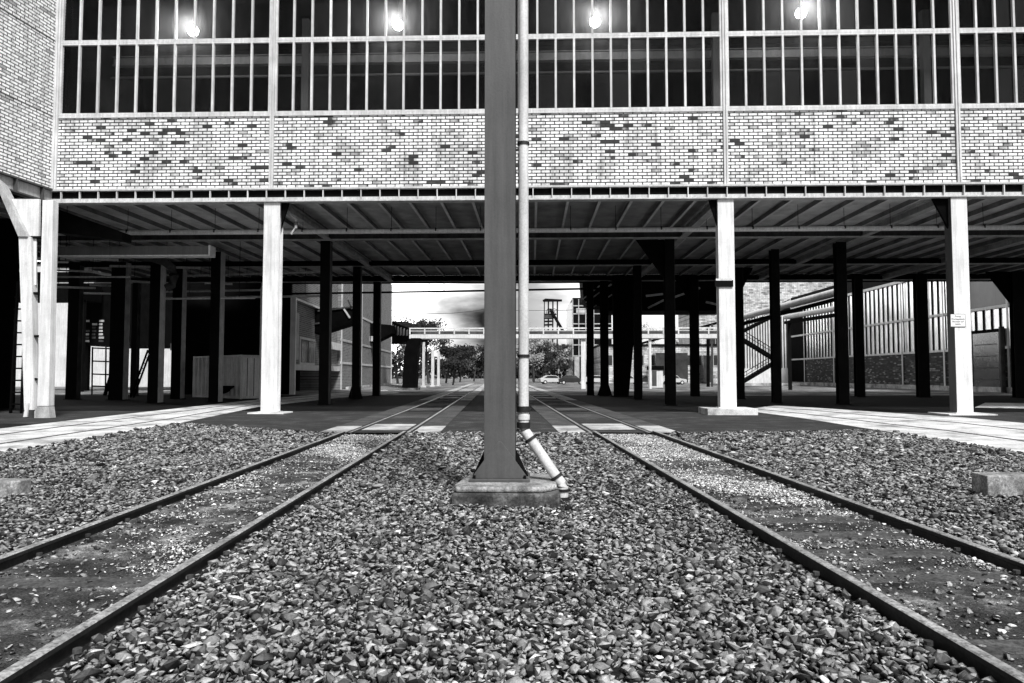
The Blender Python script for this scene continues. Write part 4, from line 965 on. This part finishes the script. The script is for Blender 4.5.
for a in (737, 778):
    mb = MB(); mb.bar((X(a,yz),yz+.5,0), (X(a,yz),yz+.5,Z(336 if a == 737 else 309,yz)), .2, .2); mb.build('support', black_m, T)
# slatted screen behind the stair
ysn = 104; T = thing('slat_screen', (X(760,ysn),ysn,0), 'pale screen wall with thin upright bars behind the zigzag stair', 'fence')
MB().box(X(733,ysn), X(789,ysn), ysn, ysn+.2, 0, Z(316,ysn)).build('panel', white_paint, T)
for k in range(21): a = 734+k*2.65; MB().box(X(a,ysn), X(a+.7,ysn), ysn-.12, ysn-.003, Z(368,ysn), Z(317,ysn)).build('slat', edge_steel, T)
# rough bank of dark brush in front of screen handled as low wall
T = thing('low_wall', (X(770,98),98,0), 'long low white kerb wall along the right of the yard', 'wall')
MB().box(X(742,98), X(800,98), 98, 98.4, 0, Z(383,98)).build('wall_body', slab_m, T)

# ================================================================ CARS
def car(px, Y, rz_, mt, lab, k=1.0):
    p = Vector((X(px,Y), Y, 0)); T = thing('parked_car', p, lab, 'car', 'cars parked in the yard')
    T.rotation_euler = (0,0,rz_)
    def add(mb, nm, m_, sm=False):
        o = mb.build(nm, m_, None, .02 if nm == 'body' else 0, sm); o.parent = T; return o
    prof = [(-2.1,.35),(2.1,.35),(2.15,.7),(1.95,.85),(1.1,.95),(.55,1.42),(-.95,1.45),(-1.75,1.0),(-2.15,.92)]
    mb = MB(); mb.prism([(x,-.85,z) for x,z in prof], (0,1.7,0)); add(mb, 'body', mt)
    g = [(.98,.97),(.5,1.36),(-.9,1.38),(-1.55,1.0)]
    mb = MB(); mb.prism([(x,-.862,z) for x,z in g], (0,1.724,0)); add(mb, 'side_window', darkglass_m)
    for x in (-1.35, 1.35):
        for y in (-.8, .8):
            mb = MB(); mb.tube([(x,y-.11,.32),(x,y+.11,.32)], .32, 16); w_ = add(mb, 'wheel', tyre_m); mb = MB(); mb.tube([(x,y-.12,.32),(x,y+.12,.32)], .18, 12); r = mb.build('rim', frame_paint); r.parent = w_
    for y in (-.6, .6):
        mb = MB(); mb.box(2.08,2.16,y-.18,y+.18,.6,.75); add(mb, 'headlight', sign_m)
car(552, 118, .2, car_m, 'pale car parked farthest left in the yard'); car(572, 112, 0, car_dk, 'black car parked in front of the framed tower'); car(595.5, 116, .1, car_m, 'pale car seen between two black columns'); car(647, 118, 3.3, car_dk, 'dark car beside the white cabinet'); car(672, 112, .15, car_m, 'pale car parked right of the white cabinet'); car(627, 108, 0, car_m, 'pale car behind the broad black pier')

# ================================================================ TREES
def tree(px, Y, h, w, dens, mt, lab, seed, leaf=.3, bare=False):
    rd_ = random.Random(seed); x = X(px, Y); T = thing('tree', (x,Y,0), lab, 'tree', 'trees beyond the footbridge')
    mb = MB(); tips = []
    def limb(p, d, L, r, lev):
        pts_ = [p]; q = p
        for i in range(3):
            d = (d+Vector((rd_.uniform(-.2,.2), rd_.uniform(-.2,.2), rd_.uniform(-.05,.15)))).normalized(); q = q+d*L/3; pts_.append(q)
            if lev > 0: tips.append(q)
        mb.tube(pts_, r, 5, r*.45)
        if lev < 3:
            for i in range(4 if lev else 7):
                st_ = pts_[1].lerp(pts_[3], rd_.random()); a = rd_.uniform(0, 6.28); el = rd_.uniform(.2, 1.0)
                limb(st_, Vector((math.cos(a)*w/h*2, math.sin(a)*w/h*2, el)).normalized(), L*rd_.uniform(.4,.62), r*.45, lev+1)
    limb(Vector((x,Y,0)), Vector((0,0,1)), h*.62, h*.022, 0)
    mb.build('trunk', bark_m, T)
    lv = []; N = int(dens)
    for _ in range(N):
        c = tips[rd_.randrange(len(tips))]; c = c+Vector((rd_.gauss(0,.5), rd_.gauss(0,.5), rd_.gauss(0,.4)))*h/14
        u = Vector((rd_.gauss(0,1),rd_.gauss(0,1),rd_.gauss(0,1))).normalized(); v = u.orthogonal().normalized(); s_ = leaf*rd_.uniform(.5,1.3)
        lv.append((c-u*s_, c+v*s_*.6, c+u*s_, c-v*s_*.6))
    me = bpy.data.meshes.new('crown'); me.from_pydata([tuple(p) for q in lv for p in q], [], [(4*i,4*i+1,4*i+2,4*i+3) for i in range(len(lv))]); me.materials.append(mt)
    o = bpy.data.objects.new('crown', me); COL.objects.link(o); o.parent = T; o.matrix_parent_inverse = Matrix.Translation(-T.location)
tl = [(398,120,10.5,5,900,leafp_m,'thin half bare tree beside the workshop corner'),(414,118,13.5,6,3600,leafd_m,'taller dark tree rising above the left of the footbridge'),(429,122,12,6,3600,leafd_m,'rounded dark tree above the footbridge rail'),
 (446,130,9,7,3000,leafd_m,'dark tree under the footbridge beside the thin posts'),(453,104,7.5,7,2600,leafd_m,'low dark tree in front of the others under the footbridge'),(460,150,9.5,7,2600,leafp_m,'pale leaved tree beneath the footbridge'),(474,160,10,7,3000,leafd_m,'dark tree where the left track vanishes'),(486,170,10,7,2600,leafd_m,'dark tree partly hidden by the centre column'),
 (528,120,9,5,1400,leafp_m,'loose tree immediately right of the drain pipe'),(534,150,14.5,7,1500,leafp_m,'pale tree topping the footbridge right of the drain pipe'),(542,132,8.5,6,2000,leafd_m,'bushy dark tree under the footbridge below the winding tower'),(553,140,8.8,6,2000,leafp_m,'pale thin tree under the footbridge below the winding tower'),(564,150,9,6,2000,leafp_m,'pale tree left of the framed tower'),
 (650,180,17,8,1500,leafp_m,'sparse pale tree seen between the right black columns'),(678,170,12,7,1500,leafp_m,'low pale tree above the factory row')]
for i, (px, Y, h, w, dn, mt, lab) in enumerate(tl): tree(px, Y, h, w, dn, mt, lab, 100+i, .19 if Y < 140 else .27)
# far wood as a mass
me = bpy.data.meshes.new('far_wood'); vs = []; fs = []
for i in range(26000):
    x = rng.uniform(-260, 300); h = 9+3*math.sin(x*.09)+2*math.sin(x*.23+1); z = rng.uniform(0, 1)**.8*h; y = 300+rng.uniform(-8, 8); s_ = rng.uniform(.4, 1.1)
    u = Vector(rng.normal(size=3)).normalized(); v = u.orthogonal().normalized(); c = Vector((x,y,z)); k = len(vs); vs += [tuple(c-u*s_), tuple(c+v*s_), tuple(c+u*s_), tuple(c-v*s_)]; fs.append((k,k+1,k+2,k+3))
me.from_pydata(vs, [], fs); me.materials.append(leafd_m); o = bpy.data.objects.new('far_wood', me); COL.objects.link(o); tag(o, 'distant dark belt of woodland on the horizon', 'woodland', None, 'stuff')

# ================================================================ LIGHT
SUN_EL, SUN_AZ = R_(48), R_(155)       # azimuth clockwise from +Y: behind the viewer, a little to the right
w = bpy.data.worlds.new('World'); sc.world = w; w.use_nodes = True; n = w.node_tree.nodes; l = w.node_tree.links; n.clear()
sky = n.new('ShaderNodeTexSky'); sky.sky_type = 'NISHITA'; sky.sun_disc = False; sky.sun_elevation = SUN_EL; sky.sun_rotation = SUN_AZ; sky.dust_density = 2.5
bw_ = n.new('ShaderNodeRGBToBW'); l.new(sky.outputs[0], bw_.inputs[0])
tc = n.new('ShaderNodeTexCoord'); mp = n.new('ShaderNodeMapping'); mp.inputs['Scale'].default_value = (1,1,3); l.new(tc.outputs['Generated'], mp.inputs[0])
nz = n.new('ShaderNodeTexNoise'); nz.inputs['Scale'].default_value = 3.2; nz.inputs['Detail'].default_value = 8; l.new(mp.outputs[0], nz.inputs['Vector'])
rp_ = n.new('ShaderNodeValToRGB'); rp_.color_ramp.elements[0].position = .35; rp_.color_ramp.elements[0].color = gray(.75); rp_.color_ramp.elements[1].position = .65; rp_.color_ramp.elements[1].color = gray(1.5); l.new(nz.outputs['Fac'], rp_.inputs[0])
# a dark bank of cloud low in the sky beyond the yard
dv = n.new('ShaderNodeVectorMath'); dv.operation = 'DISTANCE'; l.new(tc.outputs['Generated'], dv.inputs[0])
dc = ray(496, 328).normalized(); dv.inputs[1].default_value = dc
mr = n.new('ShaderNodeMapRange'); mr.interpolation_type = 'SMOOTHSTEP'; mr.inputs['From Min'].default_value = .09; mr.inputs['From Max'].default_value = .25; mr.inputs['To Min'].default_value = .012; mr.inputs['To Max'].default_value = 1.3; wv = n.new('ShaderNodeTexNoise'); wv.inputs['Scale'].default_value = 9; wv.inputs['Detail'].default_value = 7; l.new(mp.outputs[0], wv.inputs['Vector']); wm = n.new('ShaderNodeMath'); wm.operation = 'MULTIPLY_ADD'; wm.inputs[1].default_value = .16; l.new(wv.outputs['Fac'], wm.inputs[0]); l.new(dv.outputs['Value'], wm.inputs[2]); l.new(wm.outputs[0], mr.inputs['Value'])
ds = n.new('ShaderNodeVectorMath'); ds.operation = 'DISTANCE'; l.new(tc.outputs['Generated'], ds.inputs[0]); ds.inputs[1].default_value = ray(552, 318).normalized()
ms = n.new('ShaderNodeMapRange'); ms.interpolation_type = 'SMOOTHSTEP'; ms.inputs['From Min'].default_value = .0; ms.inputs['From Max'].default_value = .11; ms.inputs['To Min'].default_value = .6; ms.inputs['To Max'].default_value = 0.0; l.new(ds.outputs['Value'], ms.inputs['Value'])
mxm = n.new('ShaderNodeMath'); mxm.operation = 'MAXIMUM'; l.new(mr.outputs[0], mxm.inputs[0]); l.new(ms.outputs[0], mxm.inputs[1])
db = n.new('ShaderNodeVectorMath'); db.operation = 'DISTANCE'; l.new(tc.outputs['Generated'], db.inputs[0]); db.inputs[1].default_value = ray(470, 330).normalized()
mb_ = n.new('ShaderNodeMapRange'); mb_.interpolation_type = 'SMOOTHSTEP'; mb_.inputs['From Min'].default_value = .1; mb_.inputs['From Max'].default_value = .6; mb_.inputs['To Min'].default_value = 3.0; mb_.inputs['To Max'].default_value = 1.0; l.new(db.outputs['Value'], mb_.inputs['Value'])
west = n.new('ShaderNodeVectorMath'); west.operation = 'DISTANCE'; l.new(tc.outputs['Generated'], west.inputs[0]); west.inputs[1].default_value = Vector((-.62,.77,.14)).normalized()  # unseen bright sky lobe added to brighten the glazed workshop's panes
mw = n.new('ShaderNodeMapRange'); mw.interpolation_type = 'SMOOTHSTEP'; mw.inputs['From Min'].default_value = .2; mw.inputs['From Max'].default_value = .7; mw.inputs['To Min'].default_value = 8.0; mw.inputs['To Max'].default_value = 1.0; l.new(west.outputs['Value'], mw.inputs['Value'])
mww = n.new('ShaderNodeMath'); mww.operation = 'MULTIPLY'; l.new(mxm.outputs[0], mww.inputs[0]); l.new(mw.outputs[0], mww.inputs[1]); mxm = mww
mxx = n.new('ShaderNodeMath'); mxx.operation = 'MULTIPLY'; l.new(mxm.outputs[0], mxx.inputs[0]); l.new(mb_.outputs[0], mxx.inputs[1]); mxm = mxx
m1 = n.new('ShaderNodeMath'); m1.operation = 'MULTIPLY'; l.new(bw_.outputs[0], m1.inputs[0]); l.new(rp_.outputs[0], m1.inputs[1])
m2 = n.new('ShaderNodeMath'); m2.operation = 'MULTIPLY'; l.new(m1.outputs[0], m2.inputs[0]); l.new(mxm.outputs[0], m2.inputs[1])
bg = n.new('ShaderNodeBackground'); bg.inputs['Strength'].default_value = .09; l.new(m2.outputs[0], bg.inputs['Color'])
wo = n.new('ShaderNodeOutputWorld'); l.new(bg.outputs[0], wo.inputs[0])
ld = bpy.data.lights.new('sun', 'SUN'); ld.energy = 5.0; ld.angle = R_(9); ld.color = (1,1,1)
lo_ = bpy.data.objects.new('sun', ld); COL.objects.link(lo_)
sd = Vector((math.sin(SUN_AZ)*math.cos(SUN_EL), math.cos(SUN_AZ)*math.cos(SUN_EL), math.sin(SUN_EL)))
lo_.rotation_euler = sd.to_track_quat('Z', 'Y').to_euler()

cam = bpy.data.cameras.new('camera'); co = bpy.data.objects.new('camera', cam); COL.objects.link(co)
cam.sensor_width = 36; cam.lens = F_/1024*36; cam.clip_end = 4000; cam.clip_start = .05
co.location = (0,0,H); co.rotation_euler = (R_(90)+PITCH, 0, YAW)
sc.camera = co
sc.view_settings.view_transform = 'Standard'; sc.view_settings.look = 'None'; sc.view_settings.exposure = 0; sc.view_settings.gamma = 1
sc.cycles.use_denoising = True
sc.cycles.max_bounces = 6; sc.cycles.diffuse_bounces = 3; sc.cycles.transparent_max_bounces = 8
